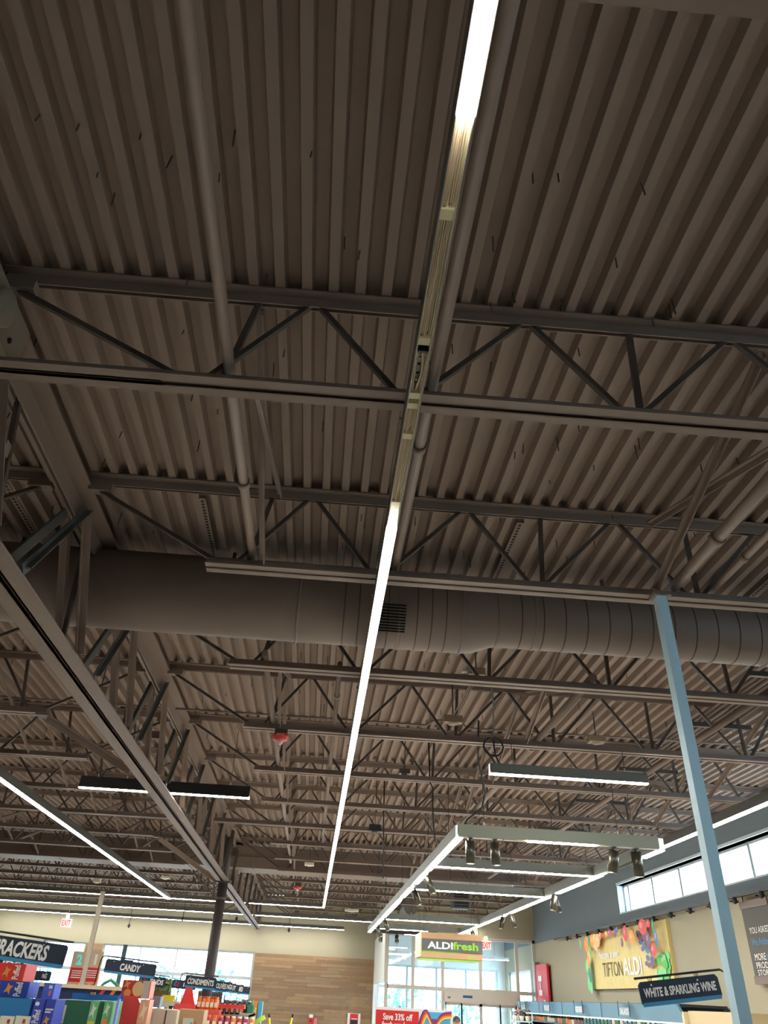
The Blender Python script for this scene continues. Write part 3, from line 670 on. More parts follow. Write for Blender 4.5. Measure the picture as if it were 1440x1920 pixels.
# ------------------------------------------------------------------ right wall dressing
t = thing('picture_panel', (9.2, 28, 2.6), 'large fruit mural panel with welcome lettering on the right wall', 'picture')
ya, yb = 32.1, 24.5; za, zb = 2.6, 3.97
MB().box((9.2, yb, za), (9.3, ya, zb)).build('panel', M('mural_wood', (226, 206, 134), .6, noise=.16, scale=5), t)
def MP(u, v): return Vector((9.195, ya + (yb - ya) * u, za + (zb - za) * v))     # u from the far edge to the near edge
def oval(b, u, v, ru, rv, m, k=0):
    b.mat(m); b.add([MP(u + ru * math.cos(a), v + rv * math.sin(a)) - Vector((.002 * k, 0, 0)) for a in [2 * math.pi * i / 14 for i in range(14)]], [tuple(range(14))])
c_ = {n: M('print_' + n, c, .5) for n, c in dict(orange=(240, 150, 40), red=(216, 50, 44), yellow=(238, 200, 90), green=(80, 190, 60), dgreen=(44, 130, 90), lgreen=(120, 214, 130), plum=(120, 66, 96), grape=(84, 84, 140), blue=(70, 110, 180), pink=(206, 60, 130), peach=(242, 190, 130), white=(246, 246, 240)).items()}
b = MB(); kk = 1
for i in range(26): kk += 1; oval(b, .93 + rnd.uniform(-.05, .05), rnd.uniform(.02, .46), .025, .07, c_['green'] if i % 2 else c_['lgreen'], kk)
for i in range(26):
    kk += 1; f = i / 26; oval(b, .76 + f * .08 + rnd.uniform(-.05, .05), .92 - f * .6 + rnd.uniform(-.05, .05), .018, .04, rnd.choice([c_['grape'], c_['plum'], c_['grape'], c_['blue']]), kk)
for i in range(10): kk += 1; oval(b, .02 + rnd.uniform(0, .05), rnd.uniform(.02, .5), .02, .12, rnd.choice([c_['dgreen'], c_['lgreen']]), kk)
for u, v, ru, rv, n in ((.06, .82, .035, .14, 'orange'), (.07, .5, .02, .13, 'orange'), (.11, .86, .015, .13, 'dgreen'), (.12, .72, .012, .16, 'green'), (.16, .87, .03, .13, 'orange'), (.2, .9, .03, .1, 'yellow'), (.21, .76, .03, .08, 'peach'), (.25, .86, .03, .12, 'peach'),
                       (.29, .93, .02, .07, 'orange'), (.34, .92, .02, .06, 'red'), (.38, .94, .02, .06, 'yellow'), (.43, .95, .03, .06, 'pink'), (.5, .93, .018, .08, 'plum'), (.53, .97, .02, .05, 'blue'), (.63, .88, .03, .14, 'red'), (.7, .8, .03, .12, 'orange'), (.58, .74, .016, .08, 'plum'),
                       (.835, .93, .045, .13, 'red'), (.9, .96, .02, .06, 'red'), (.88, .72, .025, .13, 'plum'), (.92, .55, .025, .11, 'red'), (.95, .9, .014, .12, 'dgreen'), (.965, .72, .014, .14, 'blue'), (.01, .85, .01, .1, 'lgreen')):
    kk += 1; oval(b, u, v, ru, rv, c_[n], kk); kk += 1; oval(b, u - ru * .3, v + rv * .2, ru * .35, rv * .4, M('print_%s_light' % n, tuple(min(255, int(q_ * .6 + 100)) for q_ in dict(orange=(240, 170, 60), red=(226, 80, 70), yellow=(238, 210, 110), green=(110, 200, 80), dgreen=(64, 150, 110), lgreen=(140, 224, 150), plum=(150, 90, 120), grape=(110, 110, 160), blue=(100, 140, 200), pink=(220, 90, 150), peach=(246, 206, 160), white=(246, 246, 240))[n])), kk)
b.build('fruit_print', None, t)['kind'] = 'stuff'
def MT(s, u0, v0, u1, v1, m, **k): o_ = MP(u0, v0) - Vector((.06, 0, 0)); return text(s, o_ + Vector((.055, 0, 0)), MP(u1, v0) - MP(u0, v0), MP(u0, v1) - MP(u0, v0), m, t, **k)
MT('Welcome to your', .17, .5, .45, .66, c_['white'], shear=.2, bold=.03)
MT('TIFTON', .215, .21, .47, .46, M('print_brown', (92, 78, 50)), bold=-.005)
MT('ALDI', .485, .21, .7, .5, c_['white'], bold=.02)
# wall track with little spots
t = thing('wall_track', (9.15, 24, 4.05), 'black wall track of small spotlights above the mural', 'track')
MB().box((9.08, 9, 4.05), (9.14, 36, 4.1)).build('rail', BLACK, t); MB().tube([(9.2, 9, 4.11), (9.2, 36, 4.11)], .012, 6).build('upper_rail', ALU, t)
y = 33.9
while y > 10:
    MB().lathe((9.05, y, 3.93), [(.001, 0), (.045, .02), (.06, .09), (.03, .13)], 10).tube([(9.08, y, 4.02), (9.1, y, 4.06)], .015, 6).build('spot_head', BLACK, t)
    MB().box((9.1, y + .35, 4.0), (9.3, y + .38, 4.03)).build('bracket', BLACK, t); y -= 1.28
# hanging grey banner panels at the right edge
BAN = M('banner_grey', (86, 84, 80), .7); BB = M('banner_bar', (110, 88, 76), .5)
for i, (y1_, y0_, lab) in enumerate(((19.85, 18.55, 'grey hanging banner with product lettering at the right edge'), (18.5, 17.2, 'second grey banner panel continuing past the right edge'))):
    t = thing('wall_banner', (9.2, (y0_ + y1_) / 2, 2.62), lab, 'banner')
    MB().box((9.17, y0_, 2.72), (9.2, y1_, 3.85)).build('cloth', BAN, t)
    MB().box((9.14, y0_, 3.84), (9.22, y1_, 3.97)).build('clamp_bar', BB, t); MB().box((9.14, y0_, 2.6), (9.22, y1_, 2.73)).build('clamp_bar', BB, t)
    for q in (y0_ + .15, y1_ - .15): MB().tube([(9.18, q, 3.97), (9.18, q, 4.08)], .012, 6).build('hook', BLACK, t)
    if i == 0:
        for s_, z_, L_, m_, h_ in (('YOU ASKED,', 3.4, .95, LETTER, .12), ('We Added.', 3.22, .85, SKYB, .12), ('MORE', 2.98, .5, LETTER, .11)):
            text(s_, (9.165, y1_ - .2, z_), (0, -L_, 0), (0, 0, h_), m_, t, bold=0)
        text('New', (9.165, y1_ - .75, 2.98), (0, -.35, 0), (0, 0, .1), SKYB, t, bold=0)
        text('PRODUCTS', (9.165, y1_ - .2, 2.85), (0, -1.05, 0), (0, 0, .1), LETTER, t, bold=0)
        text('STOREWIDE', (9.165, y1_ - .2, 2.74), (0, -1.08, 0), (0, 0, .09), LETTER, t, bold=0)
# red banner sign near the corner
t = thing('wall_banner', (9.2, 38.3, 2.0), 'narrow red banner with white lettering near the far right corner', 'banner')
MB().box((9.12, 37.6, 1.9), (9.2, 39.6, 3.4)).build('panel', RED, t)
text('H', (9.11, 38.5, 2.45), (0, 0, .6), (0, .55, 0), WHITEB, t, bold=.04) ; text('40', (9.11, 38.7, 2.02), (0, -.7, 0), (0, 0, .32), WHITEB, t, bold=.02)
MB().box((9.1, 39.5, 1.9), (9.3, 39.75, 3.5)).build('side_post', M('post_brown', (140, 118, 104)), t)

# ------------------------------------------------------------------ produce cooler along the right wall
t = thing('produce_cooler', (8.6, 30, 0), 'long produce cooler with a pale blue header along the right wall', 'cooler')
HB = M('cooler_blue', (104, 150, 176), .5); CB = M('cooler_dark', (40, 48, 58), .5)
MB().add([(8.1, 21.7, 2.24), (8.1, 38.7, 2.24), (8.28, 38.7, 1.93), (8.28, 21.7, 1.93), (8.16, 21.7, 2.24), (8.16, 38.7, 2.24), (8.34, 38.7, 1.93), (8.34, 21.7, 1.93)],
         [(0, 1, 2, 3), (7, 6, 5, 4), (0, 4, 5, 1), (3, 2, 6, 7), (0, 3, 7, 4), (1, 5, 6, 2)]).build('header', HB, t)
MB().box((8.16, 21.7, 2.2), (9.25, 38.7, 2.25)).box((9.15, 21.7, .2), (9.25, 38.7, 2.2)).box((8.2, 38.65, .2), (9.25, 38.75, 2.2)).build('cabinet', CB, t)
MB().box((8.2, 21.62, .2), (9.25, 21.72, 2.12)).build('end_panel', M('end_cream', (214, 198, 160), .6), t); MB().box((8.3, 19.2, 0), (9.28, 21.6, 2.14)).build('end_cabinet', M('end_tan', (196, 178, 140), .7), t)
MB().box((8.0, 21.7, 0), (9.25, 38.7, .7)).build('base', WHITEM, t)
for z in (1.05, 1.4, 1.72): MB().box((8.35, 21.8, z - .03), (9.15, 38.6, z)).build('shelf', CB, t)
MB().box((8.4, 22, 1.9), (8.46, 38.5, 1.93)).build('shelf_lamp', M('cooler_lamp', (235, 245, 250), emit=1.5), t)
for y, s_ in ((37.2, 'SALADS'), (33.5, 'FRUIT'), (29.5, 'VEGETABLES'), (25.2, 'SALADS')):
    lp = MB().box((8.04, y - .4, 2.0), (8.06, y + .4, 2.16)).build('name_plate', M('plate_glass', (120, 140, 150), .3), t)
    text(s_, (8.035, y + .36, 2.02), (0, -.72, 0), (0, 0, .12), WHITEB, lp, bold=.01)
    MB().tube([(8.02, y - .45, 1.98), (8.02, y - .45, 2.28)], .008, 6).build('clip_rod', BLACK, lp); MB().tube([(8.02, y + .45, 1.98), (8.02, y + .45, 2.28)], .008, 6).build('clip_rod', BLACK, lp)
for q in (34.9, 31.7, 27.4): MB().box((8.09, q, 1.93), (8.1, q + .03, 2.24)).build('seam', CB, t)
PRC = [M('produce_' + n, c, .6) for n, c in (('orange', (230, 130, 50)), ('green', (70, 120, 70)), ('teal', (80, 130, 136)), ('brown', (130, 80, 60)), ('cream', (230, 214, 180)))]
proto = {}
i = 0; y = 38.2
while y > 22:
    mi = rnd.choice([0, 1, 4, 3, 0]) if y > 31 else rnd.choice([2, 1, 2, 4])
    h = rnd.uniform(.17, .21); x = 8.5
    if y > 31:
        p = MB().mat(PRC[mi]).box((x, y - .16, 1.72), (x + .25, y + .16, 1.72 + h * .6)).mat(PRC[1] if mi != 1 else PRC[0])
        for q in range(5): p.ball((x + .08 + .04 * q, y - .12 + .06 * q, 1.72 + h * .62), .05, n=8)
        lab, cat, nm, gr = 'small open crate of produce on the cooler top shelf', 'crate', 'produce_crate', 'produce crates on the top cooler shelf'
    else:
        p = MB().mat(PRC[mi]).poly([(x, y - .13, 1.72), (x, y + .13, 1.72), (x, y + .14, 1.72 + h * .8), (x, y + .1, 1.72 + h), (x, y - .1, 1.72 + h), (x, y - .14, 1.72 + h * .8)], (.09, 0, .0)).mat(WHITEB).box((x - .003, y - .09, 1.72 + h * .86), (x + .05, y + .09, 1.72 + h))
        lab, cat, nm, gr = 'bagged salad standing on the cooler top shelf', 'bag', 'salad_bag', 'bagged salads on the top cooler shelf'
    cnt = proto[nm] = proto.get(nm, 0) + 1; tag(p.build(nm), lab + (', %s from the far end' % ORD[cnt - 1]), cat, gr); y -= .36
# flower stand beside the cooler
t = thing('flower_stand', (7.2, 34, 0), 'metal stand of potted flowers at the far end of the cooler', 'stand')
for z in (.6, 1.15, 1.68): MB().box((6.95, 33.8, z), (7.6, 34.3, z + .03)).build('shelf', ALU, t)
for x, y in ((6.95, 33.8), (7.57, 33.8), (6.95, 34.27), (7.57, 34.27)): MB().box((x, y, 0), (x + .03, y + .03, 1.95)).build('leg', ALU, t)
FC = [M('flower_' + n, c) for n, c in (('red', (170, 50, 60)), ('mauve', (140, 90, 130)), ('peach', (220, 130, 90)))]
for z in (1.18, 1.71):
    for j, x in enumerate((7.07, 7.28, 7.48)):
        p = thing('potted_flowers', (x, 34.05, z), 'pot of mixed small flowers, %s on the %s board of the metal stand' % (('leftmost', 'middle', 'rightmost')[j], 'lower' if z < 1.5 else 'top'), 'plant', 'flower pots on the metal stand')
        MB().lathe((x, 34.05, z), [(.001, 0), (.06, 0), (.085, .13), (.07, .13)], 12).build('pot', CREAM, p)
        q = MB()
        for k in range(14): q.mat(FC[(j + k) % 3] if k % 2 else PRC[1]); q.ball((x + rnd.uniform(-.1, .1), 34.05 + rnd.uniform(-.08, .08), z + rnd.uniform(.13, .3)), .03, n=6)
        q.build('blooms', None, p)['kind'] = 'stuff'

# ------------------------------------------------------------------ aisle signs
def aisle_sign(px, Y, wd, h, s, lab, tilt=0, yaw=0, stripe=True, ta=0, tb=1, bracket=0, letters=LETTER, tscale=.5, post=True, runs=None, bar=True):
    """px: pixel of the top-left corner of the board, Y its distance; tilt swings it sideways, yaw turns it"""
    a = at(px[0], px[1], Y=Y)
    R_ = Matrix.Rotation(yaw, 3, 'Z') @ Matrix.Rotation(tilt, 3, 'Y')
    U = R_ @ Vector((1, 0, 0)); V = R_ @ Vector((0, 0, 1)); N = U.cross(V)      # N faces the camera
    g_ = lambda u, v, n=0: a + U * u + V * v + N * n
    t = thing('aisle_sign', g_(wd / 2, -h), lab, 'sign')
    def slab(u0, v0, u1, v1, n0, n1, m, name, par=t):
        q = MB(); c = [(u0, v0), (u1, v0), (u1, v1), (u0, v1)]
        r = min(.03, (v1 - v0) * .2)
        if name == 'board': c = [(u0 + r, v0), (u1 - r, v0), (u1, v0 + r), (u1, v1 - r), (u1 - r, v1), (u0 + r, v1), (u0, v1 - r), (u0, v0 + r)]
        q.poly([g_(u, v, n0) for u, v in c], N * (n1 - n0)); return q.build(name, m, par)
    slab(0, -h, wd, 0, -.015, 0, NAVY, 'board')
    if stripe: slab(.012, -h - .001, wd - .012, -h * .84, -.017, .003, SKYB, 'blue_stripe')
    if runs is None: runs = [(s, ta, tb, letters)]
    for s_, a_, b_, m_ in runs:
        text(s_, g_(wd * a_, -h * (.5 + tscale / 2) + (.04 * h if stripe else 0), .004), U * wd * (b_ - a_), V * h * tscale, m_, t, bold=.035, shear=.1)
    if bar:
        hb = h * .16
        if bracket == 1: pts = [g_(-.03, hb), g_(wd + .05, hb), g_(wd + .1, hb - .03), g_(wd + .12, hb - .1), g_(wd + .12, -a.z - h)]
        elif bracket == 2: pts = [g_(-.02, .02, -.02), g_(wd * .5, .02, -.02), g_(wd * .5, -a.z - h, -.02)]
        elif bracket < 0: pts = [g_(wd + .03, hb), g_(-.05, hb), g_(-.1, hb - .03), g_(-.12, hb - .1), g_(-.12, -a.z - h)]
        else: pts = [g_(-.9, hb), g_(wd + .06, hb)]
        MB().tube(pts, h * .035 + .004, 8).build('frame_bar', BLACK, t)
        for u in (wd * .16, wd * .74):
            MB().tube([g_(u, hb), g_(u, -.02)], .004, 6).build('hook', BLACK, t)
            MB().tube([g_(u, hb * .5, 0) + (U * math.cos(k) + V * math.sin(k)) * .022 for k in [i * math.pi / 4 for i in range(9)]], .004, 5).build('ring', BLACK, t)
            MB().lathe(g_(u, -.035, .004), [(.001, -.002), (.01, -.002), (.01, .002)], 8, 'y').build('rivet', WHITEM, t)
    return t
aisle_sign((-44, 1747), 15, 1.42, .275, 'CRACKERS', 'large navy crackers aisle sign at the left edge', tilt=.07, yaw=-.0, ta=.2, tb=.81, tscale=.68)
aisle_sign((200, 1797), 22, 1.12, .24, 'CANDY', 'navy candy aisle sign with a light blue stripe', tilt=.05, ta=.3, tb=.7, bracket=-1)
aisle_sign((1195, 1842), 11, .945, .215, 'WHITE & SPARKLING WINE', 'navy wine aisle sign leaning on a black bent pole at right', tilt=-.125, ta=.05, tb=.95, bracket=1, tscale=.38)
CP = [M('letter_cyan', (70, 160, 220)), M('letter_crimson', (210, 40, 70)), M('letter_violet', (110, 70, 160))]
aldi_runs = lambda a, b, c, d: [('A', a, a + .07, CP[0]), ('L', a + .085, a + .13, CP[1]), ('D', a + .15, a + .22, CP[1]), ('I', a + .24, a + .26, CP[2]), ('FINDS', c, d, LETTER)]
aisle_sign((262, 1828), 28, .75, .22, '', 'navy two-word aisle sign just behind the candy sign', tilt=.04, stripe=False, runs=aldi_runs(.05, 0, .42, .92), bracket=1)
aisle_sign((324, 1836), 30, .72, .2, '', 'navy two-word aisle sign half hidden by the condiments sign', tilt=.03, stripe=False, runs=aldi_runs(.08, 0, .47, .95), bracket=2)
aisle_sign((349, 1828), 25, .78, .23, 'CONDIMENTS', 'navy condiments aisle sign crossing the round column', tilt=.04, ta=.08, tb=.92, bracket=-1)
aisle_sign((400, 1838), 27.2, .39, .22, 'OLIVES', 'navy olives aisle sign right of the column', tilt=.05, ta=.27, tb=.96, bracket=2)
aisle_sign((414, 1840), 30, .385, .22, 'NGS', 'small navy aisle sign just right of the olives sign', tilt=.06, ta=.54, tb=.96, bracket=2)
aisle_sign((426, 1843), 33, .35, .23, 'IT', 'narrow navy aisle sign, third in the row right of the column', tilt=.06, ta=.6, tb=.9, bracket=2)
aisle_sign((438, 1845), 36, .4, .25, 'IES', 'navy aisle sign, fourth in the row right of the column', tilt=.06, ta=.55, tb=.9, bracket=2)
aisle_sign((452, 1848), 39, .37, .25, '', 'farthest navy aisle sign, blank, beside the wooden wall', tilt=.06, runs=[], bracket=2)
aisle_sign((-12, 1794), 20, .62, .2, 'NDS', 'navy sign peeking below the crackers sign at the left edge', tilt=.02, ta=.1, tb=.9, bracket=2)
aisle_sign((62, 1819), 30, .56, .22, 'NG', 'small dark sign between the cracker cartons and the number banners', tilt=.02, ta=.55, tb=.8, stripe=False, bracket=2)

# number banners at the tills
for pxx, s_, m_, lab in ((139, '2', M('aqua_number', (110, 226, 220), .5, emit=.25), 'till banner with a glowing aqua number two'), (168, '1', WHITEB, 'till banner with a white number one behind the cream pole')):
    a = at(pxx, 1783, Y=36); t = thing('till_banner', (a.x + .25, 36, .0), lab, 'banner'); w_ = .53; z1_ = a.z; z0_ = z1_ - 1.17
    MB().box((a.x, 36, z0_), (a.x + w_, 36.05, z1_)).build('board', M('kraft_banner', (204, 184, 158), .7), t)
    MB().box((a.x + .04, 35.985, z0_ + .32), (a.x + w_ - .04, 36, z1_ - .46)).build('red_panel', RED, t)
    q = MB(); x_, zz = a.x + .03, z0_ + .16
    for c0, dz in ((M('wave_orange', (240, 150, 60)), 0), (M('wave_red', (200, 80, 60)), -.04)):
        q.mat(c0); q.tube([(x_, 35.985, zz + dz - .1), (x_ + .14, 35.985, zz + .12 + dz), (x_ + .2, 35.985, zz - .04 + dz), (x_ + .32, 35.985, zz + .14 + dz), (x_ + w_ - .06, 35.985, zz + .08 + dz)], .02, 6)
    q.mat(M('wave_blue', (110, 160, 180))); q.box((a.x + .16, 35.99, z0_ + .01), (a.x + w_ - .02, 36, z0_ + .14)); q.build('wave_print', None, t)['kind'] = 'stuff'
    text(s_, (a.x + (.16 if s_ == '2' else .24), 35.99, z1_ - .38), ((.2 if s_ == '2' else .09), 0, 0), (0, 0, .3), m_, t, bold=.05)
    for i in range(4): MB().box((a.x + .1, 35.98, z1_ - .56 - i * .06), (a.x + w_ - .1, 35.984, z1_ - .535 - i * .06)).build('text_line', WHITEB, t)
    MB().tube([(a.x + w_ / 2, 36.03, 0), (a.x + w_ / 2, 36.03, z0_)], .03, 8).build('post', CREAM, t)

# promotion board
SY = 15.0; a = at(704, 1888, Y=SY); b2 = at(849, 1897, Y=SY); t = thing('promotion_board', ((a.x + b2.x) / 2, SY, 0), 'white and red promotion board with a rainbow stripe at bottom centre', 'sign')
zt_ = 1.945; w_ = b2.x - a.x
MB().box((a.x, SY, 1.1), (b2.x, SY + .03, zt_)).build('board', WHITEB, t)
MB().box((a.x + .01, SY - .005, 1.1), (a.x + w_ * .56, SY, zt_ - .035)).build('red_panel', RED, t)
MB().box((a.x + w_ * .6, SY - .004, 1.1), (b2.x - .04, SY, zt_ - .03)).build('blue_panel', M('promo_blue', (80, 176, 220)), t)
for k, (cn, col_) in enumerate((('promo_purple', (100, 60, 140)), ('promo_red', (226, 60, 40)), ('promo_orange', (248, 150, 40)), ('promo_yellow', (250, 214, 120)))):
    key = [(.57, 1.2), (.62, 1.62), (.66, 1.8), (.71, 1.905), (.75, 1.935), (.79, 1.9), (.83, 1.83), (.87, 1.79), (.91, 1.81), (.96, 1.87), (1.03, 1.91), (1.16, 1.925)]; pts = []
    for j in range(len(key) - 1):
        p0, p1, p2, p3 = key[max(j - 1, 0)], key[j], key[j + 1], key[min(j + 2, len(key) - 1)]
        for f in (0, .25, .5, .75):
            q_ = [.5 * (2 * p1[c] + (p2[c] - p0[c]) * f + (2 * p0[c] - 5 * p1[c] + 4 * p2[c] - p3[c]) * f * f + (3 * p1[c] - p0[c] - 3 * p2[c] + p3[c]) * f ** 3) for c in (0, 1)]
            pts.append((a.x + q_[0] + .012 * k * (1 if q_[0] < .75 else 0), SY - .008 - .0006 * k, q_[1] - .021 * k))
    MB().tube(pts, .011, 6).build('rainbow_stripe', M(cn, col_), t)
text('Save 33% off', (a.x + w_ * .1, SY - .006, zt_ - .145), (w_ * .38, 0, 0), (0, 0, .075), WHITEB, t, bold=.025)
text('fresh produce.', (a.x + w_ * .09, SY - .006, zt_ - .245), (w_ * .4, 0, 0), (0, 0, .085), WHITEB, t, bold=.025)
MB().box((a.x + .1, SY + .03, 0), (a.x + .16, SY + .09, 1.8)).box((b2.x - .16, SY + .03, 0), (b2.x - .1, SY + .09, 1.8)).build('stand_leg', ALU, t)
MB().box((a.x + w_ * .73, SY - .008, 1.75), (a.x + w_ * .79, SY - .004, 1.84)).build('small_print', M('small_red', (150, 60, 70)), t)

# ------------------------------------------------------------------ shelves and goods at the bottom left
def pbox(px0, py0, px1, py1, Y):        # world rectangle behind a pixel rectangle
    mx, my = (px0 + px1) / 2, (py0 + py1) / 2; return at(px0, my, Y=Y).x, at(px1, my, Y=Y).x, at(mx, py1, Y=Y).z, at(mx, py0, Y=Y).z
def goods(name, px, Y, dep, col, lab, cat, prints=(), group=None, side=None, rough=.5, bevel=True):
    x0, x1, z0, z1 = pbox(*px, Y)
    t = thing(name, ((x0 + x1) / 2, Y + dep / 2, z0), lab, cat, group)
    m = M('%s_%d_%d_%d' % ((name,) + col), col, rough)
    MB().box((x0, Y, z0), (x1, Y + dep, z1)).build('carton', m, t)
    if side: MB().box((x1, Y + dep * .04, z0 + .004), (x1 + .003, Y + dep * .96, z1 - .004)).build('side_print', M('side_%d_%d_%d' % side, side, rough), t)
    for kind, u0, v0, u1, v1, c in prints:
        m2 = M('print_%d_%d_%d' % c, c, .5); ax, bx = x0 + (x1 - x0) * u0, x0 + (x1 - x0) * u1; az, bz = z0 + (z1 - z0) * v0, z0 + (z1 - z0) * v1
        if kind == 'r': MB().box((ax, Y - .004, az), (bx, Y, bz)).build('print', m2, t)
        elif kind == 'd':
            cx, cz = (ax + bx) / 2, (az + bz) / 2; rx, rz = (bx - ax) / 2, (bz - az) / 2; q = MB()
            q.poly([(cx - rx, Y - .005, cz - rz * .7), (cx - rx * .1, Y - .005, cz - rz * .45), (cx + rx * .45, Y - .005, cz - rz), (cx + rx * .4, Y - .005, cz - rz * .1), (cx + rx, Y - .005, cz + rz * .5), (cx + rx * .2, Y - .005, cz + rz * .5), (cx - rx * .3, Y - .005, cz + rz), (cx - rx * .4, Y - .005, cz + rz * .2)], (0, .004, 0)); q.build('print', m2, t)
        elif kind == 'e':
            cx, cz = (ax + bx) / 2, (az + bz) / 2; MB().poly([(cx + (bx - ax) / 2 * math.cos(k), Y - .005, cz + (bz - az) / 2 * math.sin(k)) for k in [i * math.pi / 8 for i in range(16)]], (0, .004, 0)).build('print', m2, t)
        else: text(kind, (bx, Y - .005, az), (0, 0, bz - az), (-(bx - ax), 0, 0), m2, t, bold=.02, name='lettering')
    return t
def shelf(name, px0, px1, Ya, Yb, ztop, lab, m):
    p = at(px0, 1900, Y=Ya).x; q = at(px1, 1900, Y=Ya).x
    t = thing(name, ((p + q) / 2, (Ya + Yb) / 2, 0), lab, 'shelf')
    for x in (p, q - .04): MB().box((x, Ya, 0), (x + .04, Yb, ztop)).build('side_frame', m, t)
    z = .15
    while z < ztop - .1: MB().box((p, Ya, z), (q, Yb, z + .03)).build('shelf_board', m, t); z += .42
    MB().box((p, Ya, ztop - .03), (q, Yb, ztop)).build('shelf_board', m, t)
SH = M('shelf_grey', (150, 150, 146), .5)
z1_ = pbox(0, 1868, 10, 1899, 13)[2]
shelf('store_shelf', -80, 104, 12.95, 13.9, z1_ - .16, 'grey store shelf under the cracker cartons at the left edge', SH)
YR = (222, 58, 48); BL = (40, 70, 160); GO = (226, 150, 70); WH = (240, 238, 232)
goods('cracker_carton', (-40, 1805, 46, 1838), 13, .55, YR, 'red puffed-cracker carton, topmost of the stack at the left edge', 'carton', (('d', .52, .18, .7, .84, GO), ('Puffed', .76, .1, .9, .9, WH), ('e', .05, .2, .3, .8, WH)), side=(236, 96, 88))
goods('cracker_carton', (-44, 1838, 53, 1869), 13, .5, BL, 'blue puffed-cracker carton under the red one', 'carton', (('d', .53, .15, .7, .88, GO), ('Puffed', .74, .08, .88, .92, WH), ('CRACKERS', .36, .1, .43, .9, WH)), side=(84, 110, 214))
goods('cracker_carton', (80, 1843, 101, 1873), 13.05, .35, (84, 110, 214), 'narrow blue cracker carton on top of the two upright ones', 'carton', (('e', .55, .15, .8, .55, (220, 120, 150)), ('r', .5, .65, .8, .85, WH)))
goods('cracker_case', (-40, 1870, 57, 1905), 12.95, .5, (46, 128, 186), 'large plain blue case below the cracker cartons', 'carton', side=(70, 100, 200))
goods('cracker_carton', (60, 1873, 80, 1925), 12.96, .5, (66, 84, 190), 'upright blue carton with white lettering beside the blue case', 'carton', (('Puffed', .15, .12, .8, .6, WH), ('e', .1, .75, .5, .9, WH)))
goods('cracker_carton', (82, 1874, 100, 1925), 12.96, .5, (60, 76, 180), 'upright blue carton with an orange print at the shelf corner', 'carton', (('r', .1, .5, .7, .56, WH), ('r', .1, .6, .9, .66, WH), ('d', .1, .05, .8, .4, GO)))
for i in range(3): goods('snack_packet', (-30 + i * 29, 1905, -4 + i * 29, 1925), 12.9, .3, (236, 228, 206), 'cream packet with a red mark below the blue case, %s from the left' % ORD[i], 'packet', (('r', .55, .3, .75, .7, (170, 60, 60)),), group='cream packets at the left bottom edge')
# green tray cases
goods('snack_case', (100, 1875, 165, 1925), 14, .9, (44, 104, 72), 'dark green case with a pale label in the blue tray', 'carton', (('r', .0, .1, .34, .8, (206, 202, 190)), ('r', .2, .2, .3, .28, (110, 112, 120))))
goods('snack_box', (166, 1876, 181, 1925), 14, .8, (120, 190, 130), 'light green printed packet box beside the green case', 'carton', (('d', .1, .3, .9, .9, (214, 232, 200)), ('r', .1, .05, .9, .2, (230, 200, 80))))
goods('snack_box', (183, 1877, 191, 1925), 14.05, .8, (56, 112, 80), 'thin dark green box second from the blue tray end', 'carton')
goods('snack_box', (192, 1877, 206, 1925), 14, .8, (110, 186, 126), 'green printed box with orange marks near the blue tray end', 'carton', (('d', .1, .4, .9, .95, (210, 236, 190)), ('r', .2, .05, .8, .3, (240, 130, 60))))
x0, x1, z0, z1 = pbox(96, 1864, 218, 1925, 13.95)
t = thing('blue_tray', ((x0 + x1) / 2, 14.4, z0), 'blue cardboard display tray with a notched edge around the green boxes', 'tray')
MB().box((x0, 14.95, z1 - .1), (x1 - .12, 14.98, z1)).build('back_edge', M('tray_blue', (36, 110, 196)), t)
q = MB()
for i in range(16): q.box((x1 - .02, 13.98, z0 + (z1 - z0) * i / 16), (x1 + .01, 14.02, z0 + (z1 - z0) * (i + .6) / 16))
q.box((x1 - .015, 13.97, z0), (x1, 14.15, z1 - .03)); q.build('corrugated_edge', M('tray_violet', (140, 150, 226)), t)
MB().box((x0 + (x1 - x0) * .3, 14.93, z1 - .01), (x0 + (x1 - x0) * .38, 14.97, z1 + .02)).build('tab', KRAFT, t)
# navy box with stripes behind
x0, x1, z0, z1 = pbox(70, 1846, 236, 1868, 16.5)
t = thing('display_case', ((x0 + x1) / 2, 16.8, z0), 'long navy box with a cream lid and slanted colour stripes', 'carton')
MB().box((x0, 16.5, z0 - .06), (x1, 17.2, z1 - .05)).build('box_body', M('case_navy', (34, 50, 92)), t); MB().box((x0, 16.48, z1 - .05), (x1, 17.22, z1 - .0)).build('lid', M('case_cream', (236, 214, 180)), t)
for i, c in enumerate(((216, 60, 70), (238, 130, 60), (244, 196, 60))):
    sx_ = x0 + (x1 - x0) * (.66 + i * .12); MB().poly([(sx_, 16.49, z0 - .05), (sx_ + .06, 16.49, z0 - .05), (sx_ + .16, 16.49, z1 - .05), (sx_ + .1, 16.49, z1 - .05)], (0, .008, 0)).build('stripe', M('stripe_%d' % i, c), t)
# green arch thing
a = at(185, 1854, Y=24); c2 = at(223, 1856, Y=24)
tag(MB().tube([(a.x - .02, 24, 0), (a.x, 24, a.z), (a.x + (c2.x - a.x) * .2, 24, a.z + .1), (a.x + (c2.x - a.x) * .5, 24, a.z + .17), (a.x + (c2.x - a.x) * .8, 24, a.z + .1), (c2.x + .1, 24, a.z - .02), (c2.x + .12, 24, 0)], .035, 8).build('green_arch', M('arch_green', (60, 160, 110))), 'curved green plastic arch above the striped navy box', 'handle')
